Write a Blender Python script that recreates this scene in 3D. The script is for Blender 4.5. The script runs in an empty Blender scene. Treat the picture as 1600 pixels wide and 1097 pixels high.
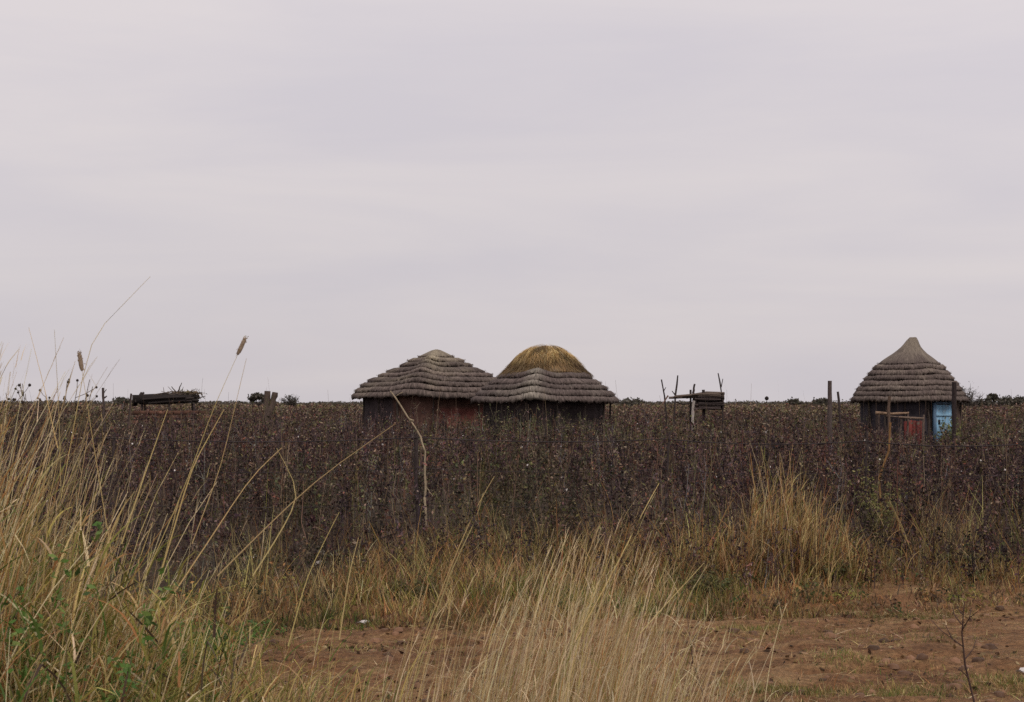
import bpy, math, random
import numpy as np

rng = np.random.default_rng(7)
random.seed(7)
sc = bpy.context.scene
COL = sc.collection

# ------------------------------------------------------------------ camera
CAM_H = 1.70
LENS = 50.0
FPX = 1600 * LENS / 36.0                     # focal length in pixels of the 1600 px photo
PITCH = math.atan((629.0 - 548.5) / FPX)     # horizon sits at y = 629
cam_d = bpy.data.cameras.new('camera')
cam = bpy.data.objects.new('camera', cam_d)
COL.objects.link(cam)
cam.location = (0, 0, CAM_H)
cam.rotation_euler = (math.radians(90) + PITCH, 0, 0)
cam_d.lens = LENS
cam_d.sensor_width = 36.0
cam_d.clip_start = 0.05
cam_d.clip_end = 20000
cam_d.dof.use_dof = True
cam_d.dof.focus_distance = 38.0
cam_d.dof.aperture_fstop = 14.0
sc.camera = cam

# ------------------------------------------------------------------ light, sky, exposure
SUN_ELEV, SUN_ROT = math.radians(50), math.radians(150)
world = bpy.data.worlds.new('World')
sc.world = world
world.use_nodes = True
nt = world.node_tree
nt.nodes.clear()
wo = nt.nodes.new('ShaderNodeOutputWorld')
bg = nt.nodes.new('ShaderNodeBackground')
bg.inputs['Strength'].default_value = 0.10
sky = nt.nodes.new('ShaderNodeTexSky')
sky.sky_type = 'NISHITA'
sky.sun_disc = False
sky.sun_elevation = SUN_ELEV
sky.sun_rotation = SUN_ROT
sky.dust_density = 3.0
tc = nt.nodes.new('ShaderNodeTexCoord')
mp = nt.nodes.new('ShaderNodeMapping')
mp.inputs['Scale'].default_value = (1.6, 1.6, 11.0)
mp.inputs['Rotation'].default_value = (0.0, math.radians(-7), 0.4)
nz = nt.nodes.new('ShaderNodeTexNoise')
nz.inputs['Scale'].default_value = 1.5
nz.inputs['Detail'].default_value = 7
nz.inputs['Roughness'].default_value = 0.52
nz.inputs['Distortion'].default_value = 0.5
rp = nt.nodes.new('ShaderNodeValToRGB')
rp.color_ramp.elements[0].position = 0.34
rp.color_ramp.elements[0].color = (0.562, 0.524, 0.556, 1)
rp.color_ramp.elements[1].position = 0.66
rp.color_ramp.elements[1].color = (0.625, 0.575, 0.582, 1)
nzb = nt.nodes.new('ShaderNodeTexNoise')          # broad unevenness of the cloud deck
nzb.inputs['Scale'].default_value = 1.1
nzb.inputs['Detail'].default_value = 2
sep = nt.nodes.new('ShaderNodeSeparateXYZ')
zup = nt.nodes.new('ShaderNodeMath'); zup.operation = 'MULTIPLY_ADD'   # overcast deck is brighter overhead
zup.use_clamp = False
zup.inputs[1].default_value = 4.0
zup.inputs[2].default_value = 11.0
zmax = nt.nodes.new('ShaderNodeMath'); zmax.operation = 'MAXIMUM'; zmax.inputs[1].default_value = 0.0
bm_ = nt.nodes.new('ShaderNodeMath'); bm_.operation = 'MULTIPLY_ADD'
bm_.inputs[1].default_value = 0.18; bm_.inputs[2].default_value = 0.91
mul0 = nt.nodes.new('ShaderNodeMath'); mul0.operation = 'MULTIPLY'
sc1 = nt.nodes.new('ShaderNodeVectorMath'); sc1.operation = 'SCALE'
mixw = nt.nodes.new('ShaderNodeMix'); mixw.data_type = 'RGBA'
mixw.inputs[0].default_value = 0.93
L = nt.links.new
L(tc.outputs['Generated'], mp.inputs['Vector'])
L(mp.outputs['Vector'], nz.inputs['Vector'])
L(tc.outputs['Generated'], nzb.inputs['Vector'])
L(nz.outputs['Fac'], rp.inputs['Fac'])
L(tc.outputs['Generated'], sep.inputs[0])
L(sep.outputs['Z'], zmax.inputs[0])
L(zmax.outputs[0], zup.inputs[0])
L(nzb.outputs['Fac'], bm_.inputs[0])
L(bm_.outputs[0], mul0.inputs[0])
L(zup.outputs[0], mul0.inputs[1])
L(rp.outputs['Color'], sc1.inputs[0])
L(mul0.outputs[0], sc1.inputs['Scale'])
L(sky.outputs['Color'], mixw.inputs[6])
L(sc1.outputs['Vector'], mixw.inputs[7])
L(mixw.outputs[2], bg.inputs['Color'])
L(bg.outputs[0], wo.inputs[0])

sun_d = bpy.data.lights.new('sun', 'SUN')
sun_d.energy = 1.4
sun_d.angle = math.radians(16)
sun_d.color = (1.0, 0.94, 0.86)
sun = bpy.data.objects.new('sun', sun_d)
COL.objects.link(sun)
sun.rotation_euler = (math.radians(90) - SUN_ELEV, 0, math.radians(180) - SUN_ROT)      # from behind the camera, to its right

vs = sc.view_settings
vs.view_transform = 'Standard'
vs.look = 'None'
vs.exposure = 0.0
vs.gamma = 1.0
sc.cycles.filter_width = 1.5
sc.cycles.use_denoising = False
sc.cycles.max_bounces = 5
sc.cycles.transparent_max_bounces = 4


# ------------------------------------------------------------------ helpers
def P(px, py, Y):
    """point of the photo's pixel (px, py) at distance Y along the ground"""
    u = (px - 800.0) / FPX
    v = (548.5 - py) / FPX
    c, s = math.cos(PITCH), math.sin(PITCH)
    dy, dz = c - v * s, s + v * c
    k = Y / dy
    return np.array([u * k, Y, CAM_H + dz * k])


def PX(px, Y):
    return (px - 800.0) / FPX * Y / math.cos(PITCH)


def _hash(ix, iy, seed):
    h = (ix.astype(np.int64) * 374761393 + iy.astype(np.int64) * 668265263 + seed * 1442695041) & 0x7fffffff
    h = ((h ^ (h >> 13)) * 1274126177) & 0x7fffffff
    return ((h ^ (h >> 16)) & 0xffff) / 65535.0


def vnoise(x, y, seed=0):
    x = np.asarray(x, float); y = np.asarray(y, float)
    ix, iy = np.floor(x), np.floor(y)
    fx, fy = x - ix, y - iy
    fx = fx * fx * (3 - 2 * fx); fy = fy * fy * (3 - 2 * fy)
    a = _hash(ix, iy, seed); b = _hash(ix + 1, iy, seed)
    c = _hash(ix, iy + 1, seed); d = _hash(ix + 1, iy + 1, seed)
    return (a * (1 - fx) + b * fx) * (1 - fy) + (c * (1 - fx) + d * fx) * fy


def fbm(x, y, seed=0, o=3):
    s, a, t = 0.0, 1.0, 0.0
    for i in range(o):
        s = s + a * vnoise(np.asarray(x) * 2 ** i, np.asarray(y) * 2 ** i, seed + 17 * i)
        t += a; a *= 0.5
    return s / t


def relief(x, y):
    """height of the ground: gentle ruts and clods near the track, flat far off"""
    near = np.clip((40 - np.abs(y)) / 20, 0, 1) * np.clip((45 - np.abs(x)) / 15, 0, 1)
    z = (fbm(x * 0.6, y * 0.9, 3) - 0.5) * 0.12 + (fbm(x * 2.4, y * 4.5, 5) - 0.5) * 0.095 + (vnoise(x * 5, y * 9, 8) - 0.5) * 0.055
    return z * near


def track_far(x):
    return 11.25 + 0.27 * x + (fbm(x * 0.8, x * 0 + 3.1, 11) - 0.5) * 1.1


class Soup:
    """collects quads and triangles and links them as one mesh object"""
    def __init__(self):
        self.v, self.f, self.c, self.uv, self.n = [], [], [], [], 0

    def add(self, v, f, c, uv=None):
        v = np.asarray(v, np.float32).reshape(-1, 3)
        f = np.asarray(f, np.int64)
        if f.shape[1] == 3:
            f = np.concatenate([f, np.full((len(f), 1), -1)], 1)
        else:
            pass
        c = np.asarray(c, np.float32)
        if c.ndim == 1:
            c = np.tile(c, (len(v), 1))
        g = np.where(f >= 0, f + self.n, -1)
        self.v.append(v); self.f.append(g); self.c.append(c)
        self.uv.append(np.zeros((len(v), 2), np.float32) if uv is None else np.asarray(uv, np.float32))
        self.n += len(v)

    def build(self, name, mat, parent=None, smooth=False):
        v = np.concatenate(self.v); f = np.concatenate(self.f); c = np.concatenate(self.c); uv = np.concatenate(self.uv)
        quad = f[:, 3] >= 0
        size = np.where(quad, 4, 3).astype(np.int32)
        flat = f.reshape(-1); flat = flat[flat >= 0].astype(np.int32)
        start = np.concatenate([[0], np.cumsum(size)[:-1]]).astype(np.int32)
        me = bpy.data.meshes.new(name)
        me.vertices.add(len(v)); me.vertices.foreach_set('co', v.reshape(-1))
        me.loops.add(len(flat)); me.loops.foreach_set('vertex_index', flat)
        me.polygons.add(len(f)); me.polygons.foreach_set('loop_start', start)
        try:
            me.polygons.foreach_set('loop_total', size)
        except Exception:
            pass
        me.update(calc_edges=True)
        me.validate()
        at = me.color_attributes.new('Col', 'FLOAT_COLOR', 'POINT')
        at.data.foreach_set('color', np.concatenate([c, np.ones((len(c), 1), np.float32)], 1).reshape(-1).astype(np.float32))
        ul = me.uv_layers.new(name='UVMap')
        ul.data.foreach_set('uv', uv[flat].reshape(-1).astype(np.float32))
        if smooth:
            me.polygons.foreach_set('use_smooth', np.ones(len(f), bool))
        me.materials.append(mat)
        o = bpy.data.objects.new(name, me)
        COL.objects.link(o)
        if parent is not None:
            o.parent = parent
        return o


def tag(o, label=None, cat=None, group=None, kind=None):
    if label: o['label'] = label
    if cat: o['category'] = cat
    if group: o['group'] = group
    if kind: o['kind'] = kind
    return o


def empty(name, loc, label, cat, group=None):
    o = bpy.data.objects.new(name, None)
    COL.objects.link(o)
    o.location = tuple(float(q) for q in loc)
    o.empty_display_size = 0.2
    return tag(o, label, cat, group)


def strips(s, base, az, lean0, lean1, length, width, col, seg=4, power=1.4, coltip=None, side=None, taper=0.85, kink=0.0):
    """grass blades: narrow curved strips, one per row of the arrays"""
    n = len(base)
    t = np.linspace(0, 1, seg + 1)
    ang = lean0[:, None] + (lean1 - lean0)[:, None] * t[None] ** power
    if kink > 0:
        kk = (rng.random(n) < kink)[:, None] * (t[None] > rng.uniform(.3, .85, (n, 1)))
        ang = ang + kk * rng.uniform(.5, 1.7, (n, 1)) * np.where(rng.random((n, 1)) < .85, 1, -1)
    dl = length[:, None] / seg
    hx = np.concatenate([np.zeros((n, 1)), np.cumsum(np.sin(ang[:, :-1]) * dl, 1)], 1)
    hz = np.concatenate([np.zeros((n, 1)), np.cumsum(np.cos(ang[:, :-1]) * dl, 1)], 1)
    ctr = base[:, None, :] + np.stack([hx * np.cos(az)[:, None], hx * np.sin(az)[:, None], hz], -1)
    b = rng.uniform(0, 2 * np.pi, n) if side is None else side
    sd = np.stack([np.cos(b), np.sin(b), np.zeros(n)], -1)
    w = width[:, None] * np.clip(1 - t[None] ** 2 * taper, 0.08, 1) * 0.5
    v = np.stack([ctr - sd[:, None] * w[..., None], ctr + sd[:, None] * w[..., None]], 2)     # n, seg+1, 2, 3
    idx = np.arange(n * (seg + 1) * 2).reshape(n, seg + 1, 2)
    f = np.stack([idx[:, :-1, 0], idx[:, :-1, 1], idx[:, 1:, 1], idx[:, 1:, 0]], -1).reshape(-1, 4)
    ct = col if coltip is None else coltip
    cc = col[:, None, :] * (1 - t[None, :, None]) + ct[:, None, :] * t[None, :, None]
    cc = np.repeat(cc[:, :, None, :], 2, 2).reshape(-1, 3)
    s.add(v.reshape(-1, 3), f, cc)
    return ctr


def tubes(s, line, rad, col, sides=4, cap=True):
    """round stems along polylines: line (n, m, 3), rad (n, m)"""
    line = np.asarray(line, float); rad = np.asarray(rad, float); col = np.asarray(col, float)
    n, m, _ = line.shape
    d = np.zeros_like(line)
    d[:, 1:-1] = line[:, 2:] - line[:, :-2]; d[:, 0] = line[:, 1] - line[:, 0]; d[:, -1] = line[:, -1] - line[:, -2]
    d /= np.linalg.norm(d, axis=-1, keepdims=True) + 1e-9
    ref = np.where(np.abs(d[..., 2:3]) > 0.8, np.array([1.0, 0.13, 0]), np.array([0, 0, 1.0]))
    a = np.cross(d, ref); a /= np.linalg.norm(a, axis=-1, keepdims=True) + 1e-9
    b = np.cross(d, a)
    ph = np.arange(sides) * 2 * np.pi / sides
    v = line[:, :, None] + rad[:, :, None, None] * (a[:, :, None] * np.cos(ph)[None, None, :, None] + b[:, :, None] * np.sin(ph)[None, None, :, None])
    idx = np.arange(n * m * sides).reshape(n, m, sides)
    nx = np.roll(idx, -1, 2)
    f = np.stack([idx[:, :-1], nx[:, :-1], nx[:, 1:], idx[:, 1:]], -1).reshape(-1, 4)
    if col.ndim == 1: cc = np.tile(col, (n * m * sides, 1))
    else: cc = np.repeat(col.reshape(n, -1, 3) if col.ndim == 3 else np.repeat(col[:, None], m, 1), sides, 1).reshape(-1, 3)
    s.add(v.reshape(-1, 3), f, cc)
    if cap and sides == 4:
        s.add(v[:, -1].reshape(-1, 3), np.arange(n * 4).reshape(n, 4), cc.reshape(n, m, sides, 3)[:, -1].reshape(-1, 3))
        s.add(v[:, 0].reshape(-1, 3), np.arange(n * 4).reshape(n, 4)[:, ::-1], cc.reshape(n, m, sides, 3)[:, 0].reshape(-1, 3))
    elif cap:
        for e in (0, -1):
            for i in range(n):
                vv = np.concatenate([v[i, e], v[i, e].mean(0, keepdims=True)])
                k = np.arange(sides)
                s.add(vv, np.stack([k, (k + 1) % sides, np.full(sides, sides)], -1), cc.reshape(n, m, sides, 3)[i, e, 0])


def quads(s, pos, size, col, aspect=1.6, flat=0.0):
    """little leaves: randomly turned bent quads"""
    n = len(pos)
    d = rng.normal(size=(n, 3)); d[:, 2] *= (1 - flat); d /= np.linalg.norm(d, axis=1, keepdims=True)
    e = np.cross(d, rng.normal(size=(n, 3))); e /= np.linalg.norm(e, axis=1, keepdims=True) + 1e-9
    size = np.broadcast_to(np.asarray(size, float), (n,))[:, None]
    a = d * size * aspect * 0.5; b = e * size * 0.5
    up = np.cross(d, e) * size * 0.22
    v = np.stack([pos - a, pos - b * 0.9 + up, pos + a, pos + b + up * 0.5], 1)
    s.add(v.reshape(-1, 3), np.arange(n * 4).reshape(n, 4), np.repeat(col, 4, 0))


def rot_box(s, c, half, col, axes=None):
    """a box with slightly bevelled look: half sizes along the given axes"""
    c = np.asarray(c, float)
    ax = np.eye(3) if axes is None else np.asarray(axes, float)
    k = np.array([[-1, -1, -1], [1, -1, -1], [1, 1, -1], [-1, 1, -1], [-1, -1, 1], [1, -1, 1], [1, 1, 1], [-1, 1, 1]], float)
    v = c + (k * np.asarray(half)) @ ax
    f = [[0, 3, 2, 1], [4, 5, 6, 7], [0, 1, 5, 4], [1, 2, 6, 5], [2, 3, 7, 6], [3, 0, 4, 7]]
    s.add(v, f, np.asarray(col, float))


def pick(n, cols, p):
    """random natural colours with some spread in brightness"""
    cols = np.asarray(cols, float)
    k = rng.choice(len(cols), n, p=np.asarray(p) / np.sum(p))
    return np.clip(cols[k] * rng.uniform(0.72, 1.28, (n, 1)) * rng.uniform(0.93, 1.07, (n, 3)), 0.004, 0.85)


# ------------------------------------------------------------------ materials
def new_mat(name):
    m = bpy.data.materials.new(name); m.use_nodes = True
    n = m.node_tree; n.nodes.clear()
    out = n.nodes.new('ShaderNodeOutputMaterial')
    bs = n.nodes.new('ShaderNodeBsdfPrincipled')
    bs.inputs['Specular IOR Level'].default_value = 0.2
    n.links.new(bs.outputs[0], out.inputs[0])
    return m, n, bs, out


def noise(n, vec, scale, detail=4, rough=0.55, stretch=None):
    if stretch:
        mpn = n.nodes.new('ShaderNodeMapping'); mpn.inputs['Scale'].default_value = stretch
        n.links.new(vec, mpn.inputs['Vector']); vec = mpn.outputs['Vector']
    t = n.nodes.new('ShaderNodeTexNoise')
    t.inputs['Scale'].default_value = scale; t.inputs['Detail'].default_value = detail; t.inputs['Roughness'].default_value = rough
    n.links.new(vec, t.inputs['Vector'])
    return t.outputs['Fac']


def ramp(n, fac, stops):
    r = n.nodes.new('ShaderNodeValToRGB')
    el = r.color_ramp.elements
    while len(el) < len(stops): el.new(0.5)
    for e, (p, c) in zip(el, stops):
        e.position = p; e.color = (*c, 1) if len(c) == 3 else c
    n.links.new(fac, r.inputs['Fac'])
    return r.outputs['Color']


def mix(n, fac, a, b, mode='MIX'):
    x = n.nodes.new('ShaderNodeMix'); x.data_type = 'RGBA'; x.blend_type = mode
    if isinstance(fac, float): x.inputs[0].default_value = fac
    else: n.links.new(fac, x.inputs[0])
    for k, q in ((6, a), (7, b)):
        if isinstance(q, tuple): x.inputs[k].default_value = (*q, 1)
        else: n.links.new(q, x.inputs[k])
    return x.outputs[2]


def attr(n):
    a = n.nodes.new('ShaderNodeAttribute'); a.attribute_name = 'Col'
    return a.outputs['Color']


def leaf_mat(name, trans=0.25, rough=0.7):
    m, n, bs, out = new_mat(name)
    c = attr(n)
    n.links.new(c, bs.inputs['Base Color'])
    bs.inputs['Roughness'].default_value = rough
    if trans > 0:
        tr = n.nodes.new('ShaderNodeBsdfTranslucent'); n.links.new(c, tr.inputs['Color'])
        mx = n.nodes.new('ShaderNodeMixShader'); mx.inputs[0].default_value = trans
        n.links.new(bs.outputs[0], mx.inputs[1]); n.links.new(tr.outputs[0], mx.inputs[2])
        n.links.new(mx.outputs[0], out.inputs[0])
    return m


def textured_mat(name, scale=18, stretch=None, lo=0.55, hi=1.35, bump=0.4, rough=0.9, coord='Object', detail=5):
    """vertex colour times procedural grain, with bump"""
    m, n, bs, out = new_mat(name)
    t = n.nodes.new('ShaderNodeTexCoord')
    f = noise(n, t.outputs[coord], scale, detail, 0.6, stretch)
    g = ramp(n, f, [(0.28, (lo,) * 3), (0.72, (hi,) * 3)])
    col = mix(n, 1.0, attr(n), g, 'MULTIPLY')
    n.links.new(col, bs.inputs['Base Color'])
    bs.inputs['Roughness'].default_value = rough
    b = n.nodes.new('ShaderNodeBump'); b.inputs['Strength'].default_value = bump; b.inputs['Distance'].default_value = 0.03
    n.links.new(f, b.inputs['Height']); n.links.new(b.outputs[0], bs.inputs['Normal'])
    return m


M_GRASS = leaf_mat('dry_grass_mat', 0.30)
M_WEED = leaf_mat('weed_mat', 0.12, 0.8)
M_LEAF = leaf_mat('green_leaf_mat', 0.25, 0.55)
M_THATCH = textured_mat('thatch_mat', 1.0, (30, 4, 1), 0.30, 1.65, 1.0, 0.95, 'UV', 6)
M_WOOD = textured_mat('weathered_wood_mat', 14, (4, 4, 0.7), 0.5, 1.45, 0.6)
M_MUD = textured_mat('mud_wall_mat', 3.2, None, 0.5, 1.45, 0.7)
M_PAINT = textured_mat('flaking_paint_mat', 7, (1, 1, 0.5), 0.7, 1.2, 0.3, 0.7)
def flaked(name, under):
    m, n, bs, out = new_mat(name)
    v = n.nodes.new('ShaderNodeTexCoord').outputs['Object']
    dirt = ramp(n, noise(n, v, 4, 5, .6, (1, 1, .35)), [(.3, (.62,) * 3), (.7, (1.15,) * 3)])
    col = mix(n, 1.0, attr(n), dirt, 'MULTIPLY')
    chip = ramp(n, noise(n, v, 9, 6, .7, (1, 1, .6)), [(.56, (0, 0, 0)), (.62, (1, 1, 1))])
    n.links.new(mix(n, chip, col, under), bs.inputs['Base Color'])
    bs.inputs['Roughness'].default_value = .75
    return m


M_DOOR = flaked('flaking_door_paint_mat', (.30, .34, .36))
M_BOARD = flaked('flaking_board_paint_mat', (.09, .065, .05))
M_LITTER = textured_mat('litter_mat', 25, None, 0.8, 1.1, 0.2, 0.6)


def soil_mat(name, kind):
    m, n, bs, out = new_mat(name)
    t = n.nodes.new('ShaderNodeTexCoord'); v = t.outputs['Object']
    big = noise(n, v, 0.55, 5, 0.6, (0.6, 1.6, 1))
    mid = noise(n, v, 3.2, 6, 0.65, (0.45, 1.5, 1))
    fine = noise(n, v, 26, 6, 0.7)
    if kind == 'track':
        a = ramp(n, big, [(0.30, (0.125, 0.057, 0.026)), (0.5, (0.235, 0.116, 0.053)), (0.70, (0.320, 0.200, 0.095))])
        b = ramp(n, mid, [(0.32, (0.050, 0.024, 0.013)), (0.47, (0.235, 0.118, 0.054)), (0.66, (0.42, 0.275, 0.135))])
        c = mix(n, 0.55, a, b)
    else:
        a = ramp(n, big, [(0.30, (0.040, 0.026, 0.018)), (0.70, (0.085, 0.055, 0.034))])
        b = ramp(n, mid, [(0.32, (0.035, 0.024, 0.018)), (0.72, (0.110, 0.075, 0.042))])
        c = mix(n, 0.5, a, b)
    g = ramp(n, fine, [(0.32, (0.45,) * 3), (0.68, (1.38,) * 3)])
    c = mix(n, 1.0, c, g, 'MULTIPLY')
    n.links.new(c, bs.inputs['Base Color'])
    bs.inputs['Roughness'].default_value = 0.95
    bp = n.nodes.new('ShaderNodeBump'); bp.inputs['Strength'].default_value = 0.9; bp.inputs['Distance'].default_value = 0.06
    ad = n.nodes.new('ShaderNodeMath'); ad.operation = 'ADD'
    n.links.new(mid, ad.inputs[0]); n.links.new(fine, ad.inputs[1])
    n.links.new(ad.outputs[0], bp.inputs['Height']); n.links.new(bp.outputs[0], bs.inputs['Normal'])
    return m


M_GROUND = soil_mat('field_soil_mat', 'field')
M_TRACK = soil_mat('track_soil_mat', 'track')

# ------------------------------------------------------------------ ground and dirt track
def axis(fine_lo, fine_hi, step, far):
    out = list(np.arange(fine_lo, fine_hi + step / 2, step))
    d = step
    while out[-1] < far: d *= 1.35; out.append(out[-1] + d)
    d = step
    while out[0] > -far: d *= 1.35; out.insert(0, out[0] - d)
    return np.array(out)


gx = axis(-11, 11, 0.09, 4500); gy = axis(3.0, 19.0, 0.09, 4500)
GX, GY = np.meshgrid(gx, gy)
GZ = relief(GX, GY)
idx = np.arange(GX.size).reshape(GX.shape)
F = np.stack([idx[:-1, :-1], idx[:-1, 1:], idx[1:, 1:], idx[1:, :-1]], -1).reshape(-1, 4)
s = Soup(); s.add(np.stack([GX, GY, GZ], -1).reshape(-1, 3), F, (0.2, 0.15, 0.1))
tag(s.build('ground', M_GROUND, None, True), 'bare brown soil of the flat plain reaching the horizon', 'ground', kind='structure')
cx = (GX[:-1, :-1] + GX[1:, 1:]).reshape(-1) / 2; cy = (GY[:-1, :-1] + GY[1:, 1:]).reshape(-1) / 2
keep = (cy < track_far(cx) + 2.3 + rng.uniform(-.12, .12, cx.shape)) & (cy > 1.0) & (np.abs(cx) < 40)
s = Soup(); s.add(np.stack([GX, GY, GZ + 0.005], -1).reshape(-1, 3), F[keep], (0.2, 0.15, 0.1))
tr_o = s.build('dirt_track', M_TRACK, None, True)
tag(tr_o, 'reddish brown dirt track with scuffed soil and thin straw', 'track', kind='structure')

STRAW = (.56, .425, .19); PALE = (.66, .54, .33); OLIVE = (.23, .21, .055); GREEN = (.10, .165, .035); YELLOW = (.45, .36, .11)
RUST = (.36, .185, .072); TAN = (.40, .285, .135); DARKB = (.10, .07, .05)

# straw and clods strewn over the track
s = Soup()
n = 12000
x = rng.uniform(-7, 8, n); y = track_far(x) - 0.2 - rng.uniform(0, 1, n) ** 1.3 * 7
dens = fbm(x * 0.7, y * 1.6, 21)
k = dens + rng.uniform(-.25, .25, n) > 0.45; x, y = x[k], y[k]; n = len(x)
base = np.stack([x, y, relief(x, y) + 0.012], -1)
strips(s, base, rng.uniform(0, 6.28, n), np.full(n, 1.40), rng.uniform(1.5, 1.66, n), rng.uniform(.04, .20, n), rng.uniform(.003, .008, n),
       pick(n, [STRAW, PALE, TAN, RUST], [3, 2, 3, 2]), 2)
n = 6000; x = rng.uniform(-7, 8, n); y = track_far(x) - rng.uniform(-.4, 6, n); k = fbm(x * 1.1, y * 2.2, 23) + .1 * rng.normal(size=n) > .5; x, y = x[k], y[k]
quads(s, np.stack([x, y, relief(x, y) + .014], -1), rng.uniform(.012, .034, len(x)), pick(len(x), [(.07, .038, .022), (.16, .09, .045), (.38, .28, .15)], [4, 2, 1.3]), 1.8, .7)
tag(s.build('straw_litter', M_GRASS), 'scattered bits of dry straw lying on the dirt track', 'straw', kind='stuff')
s = Soup()
n = 2600
x = rng.uniform(-7, 8, n); y = track_far(x) - rng.uniform(-.2, 5.5, n)
for i in range(n):
    r = 0.008 + 0.045 * rng.random() ** 3
    th = np.arange(6) * math.pi / 3 + rng.uniform(0, 1)
    z0 = float(relief(x[i], y[i]))
    ring = np.stack([np.cos(th), np.sin(th), th * 0], -1) * r * rng.uniform(.7, 1.2, (6, 1)) + [x[i], y[i], z0 - .004]
    mid = np.stack([np.cos(th), np.sin(th), th * 0], -1) * r * rng.uniform(.5, 1.0, (6, 1)) + [x[i], y[i], z0 + r * .45]
    top = np.array([[x[i], y[i], z0 + r * rng.uniform(.5, .9)]])
    kk = np.arange(6)
    s.add(np.concatenate([ring, mid, top]), np.concatenate([np.stack([kk, (kk + 1) % 6, 6 + (kk + 1) % 6, 6 + kk], -1),
          np.stack([6 + kk, 6 + (kk + 1) % 6, np.full(6, 12), np.full(6, -1)], -1)]), np.array([.19, .10, .055]) * rng.uniform(.3, 1.4))
tag(s.build('soil_clods', M_LITTER), 'small clods of red brown soil lying loose on the track', 'soil clods', kind='stuff')


# ------------------------------------------------------------------ the dead field of dark weeds
HUTS = [(PX(683, 52), 52.0, 2.9), (PX(852, 47), 47.0, 2.4), (PX(1425, 52), 52.0, 2.2)]


def clear_of_huts(x, y):
    k = np.ones(len(x), bool)
    for hx, hy, r in HUTS: k &= (x - hx) ** 2 + (y - hy) ** 2 > (r * 0.92) ** 2
    return k


def field_front(x):
    return 14.4 + 0.08 * x + (fbm(x * 0.85, x * 0 + 9.0, 31) - 0.5) * 3.0 + .9 * np.exp(-((x + 2.2) / 1.0) ** 2)


def weed_height(x, y):
    h = 0.80 + 0.42 * fbm(x * .35, y * .35, 41)
    px = 800 + x / y * FPX
    low = np.clip(1 - np.abs(px - 1440) / 110, 0, 1) ** .5 * np.clip((y - 22) / 12, 0, 1) * (y < 56)
    return h * (1 - 0.34 * low)


W_COLS = [(.058, .035, .036), (.095, .060, .053), (.030, .020, .023), (.34, .245, .165), (.115, .105, .042), (.135, .058, .040)]


def weeds(s, x, y, nb, nl, leaf, stemw, tube, cols, pw, hscale=1.0):
    n = len(x)
    h = weed_height(x, y) * (rng.uniform(.42, 1.12, n) + .18 * (rng.random(n) < .12)) * hscale
    z = relief(x, y)
    patch = fbm(x * .22, y * .22, 61)                                   # patches that are greener or browner
    az = rng.uniform(0, 6.28, n); ln = rng.uniform(0, .28, n)
    m = 4
    t = np.linspace(0, 1, m)
    line = np.stack([x[:, None] + np.cos(az)[:, None] * np.sin(ln)[:, None] * h[:, None] * t, y[:, None] + np.sin(az)[:, None] * np.sin(ln)[:, None] * h[:, None] * t,
                     z[:, None] + h[:, None] * t], -1)
    line[:, 1:, :2] += rng.normal(0, .025, (n, m - 1, 2))
    c0 = pick(n, W_COLS, pw)
    green = np.clip((patch - .58) * 5, 0, 1)[:, None]
    c0 = c0 * (1 - green * .55) + np.array([.13, .135, .055]) * green * .55
    ptint = np.exp(np.clip(rng.normal(0, .40, (n, 1)), -.9, .7)) * (.62 + .76 * fbm(x * .5, y * .3, 207))[:, None] * (1 + rng.normal(0, .06, (n, 3)))
    c0 = np.minimum(c0 * ptint, .24)
    if tube:
        tubes(s, line, stemw * np.linspace(1, .4, m)[None] * np.ones((n, 1)), c0, 3, cap=False)
    else:
        strips(s, line[:, 0], az, ln * .6, ln * 1.2, h, np.full(n, stemw * 2), c0, 2, side=rng.uniform(-.5, .5, n))
    # branches
    tb = rng.uniform(.06, .98, (n, nb))
    seg = np.clip((tb * (m - 1)).astype(int), 0, m - 2); fr = tb * (m - 1) - seg
    ii = np.arange(n)[:, None]
    b0 = line[ii, seg] * (1 - fr[..., None]) + line[ii, seg + 1] * fr[..., None]
    ba = rng.uniform(0, 6.28, (n, nb)); bl = h[:, None] * rng.uniform(.15, .42, (n, nb)) * (1.15 - .6 * tb)
    be = rng.uniform(.2, 1.0, (n, nb))
    cb = np.repeat(c0[:, None], nb, 1).reshape(-1, 3) * rng.uniform(.7, 1.25, (n * nb, 1))
    strips(s, b0.reshape(-1, 3), ba.reshape(-1), be.reshape(-1), be.reshape(-1) * rng.uniform(.5, 1.2, n * nb), bl.reshape(-1), np.full(n * nb, stemw * 1.1), cb, 2, taper=.6)
    # dry leaves and empty bolls along the branches
    tl = rng.uniform(.25, 1.05, (n, nb, nl))
    d = np.stack([np.sin(be) * np.cos(ba), np.sin(be) * np.sin(ba), np.cos(be)], -1)
    pos = b0[:, :, None] + d[:, :, None] * (bl[..., None] * tl)[..., None]
    pos = pos.reshape(-1, 3) + rng.normal(0, leaf * .7, (n * nb * nl, 3))
    pos[:, 2] = np.maximum(pos[:, 2], .02)
    cl = pick(len(pos), W_COLS, pw)
    gl = np.repeat(green, nb * nl, 0)
    cl = cl * (1 - gl * .6) + np.array([.13, .14, .05]) * gl * .6
    cl = cl * np.repeat(ptint, nb * nl, 0); cl = cl * np.minimum(1, .30 / cl.max(1, keepdims=True))
    quads(s, pos, leaf * rng.uniform(.4, 1.35, len(pos)), cl, 2.0)
    return h


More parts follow.
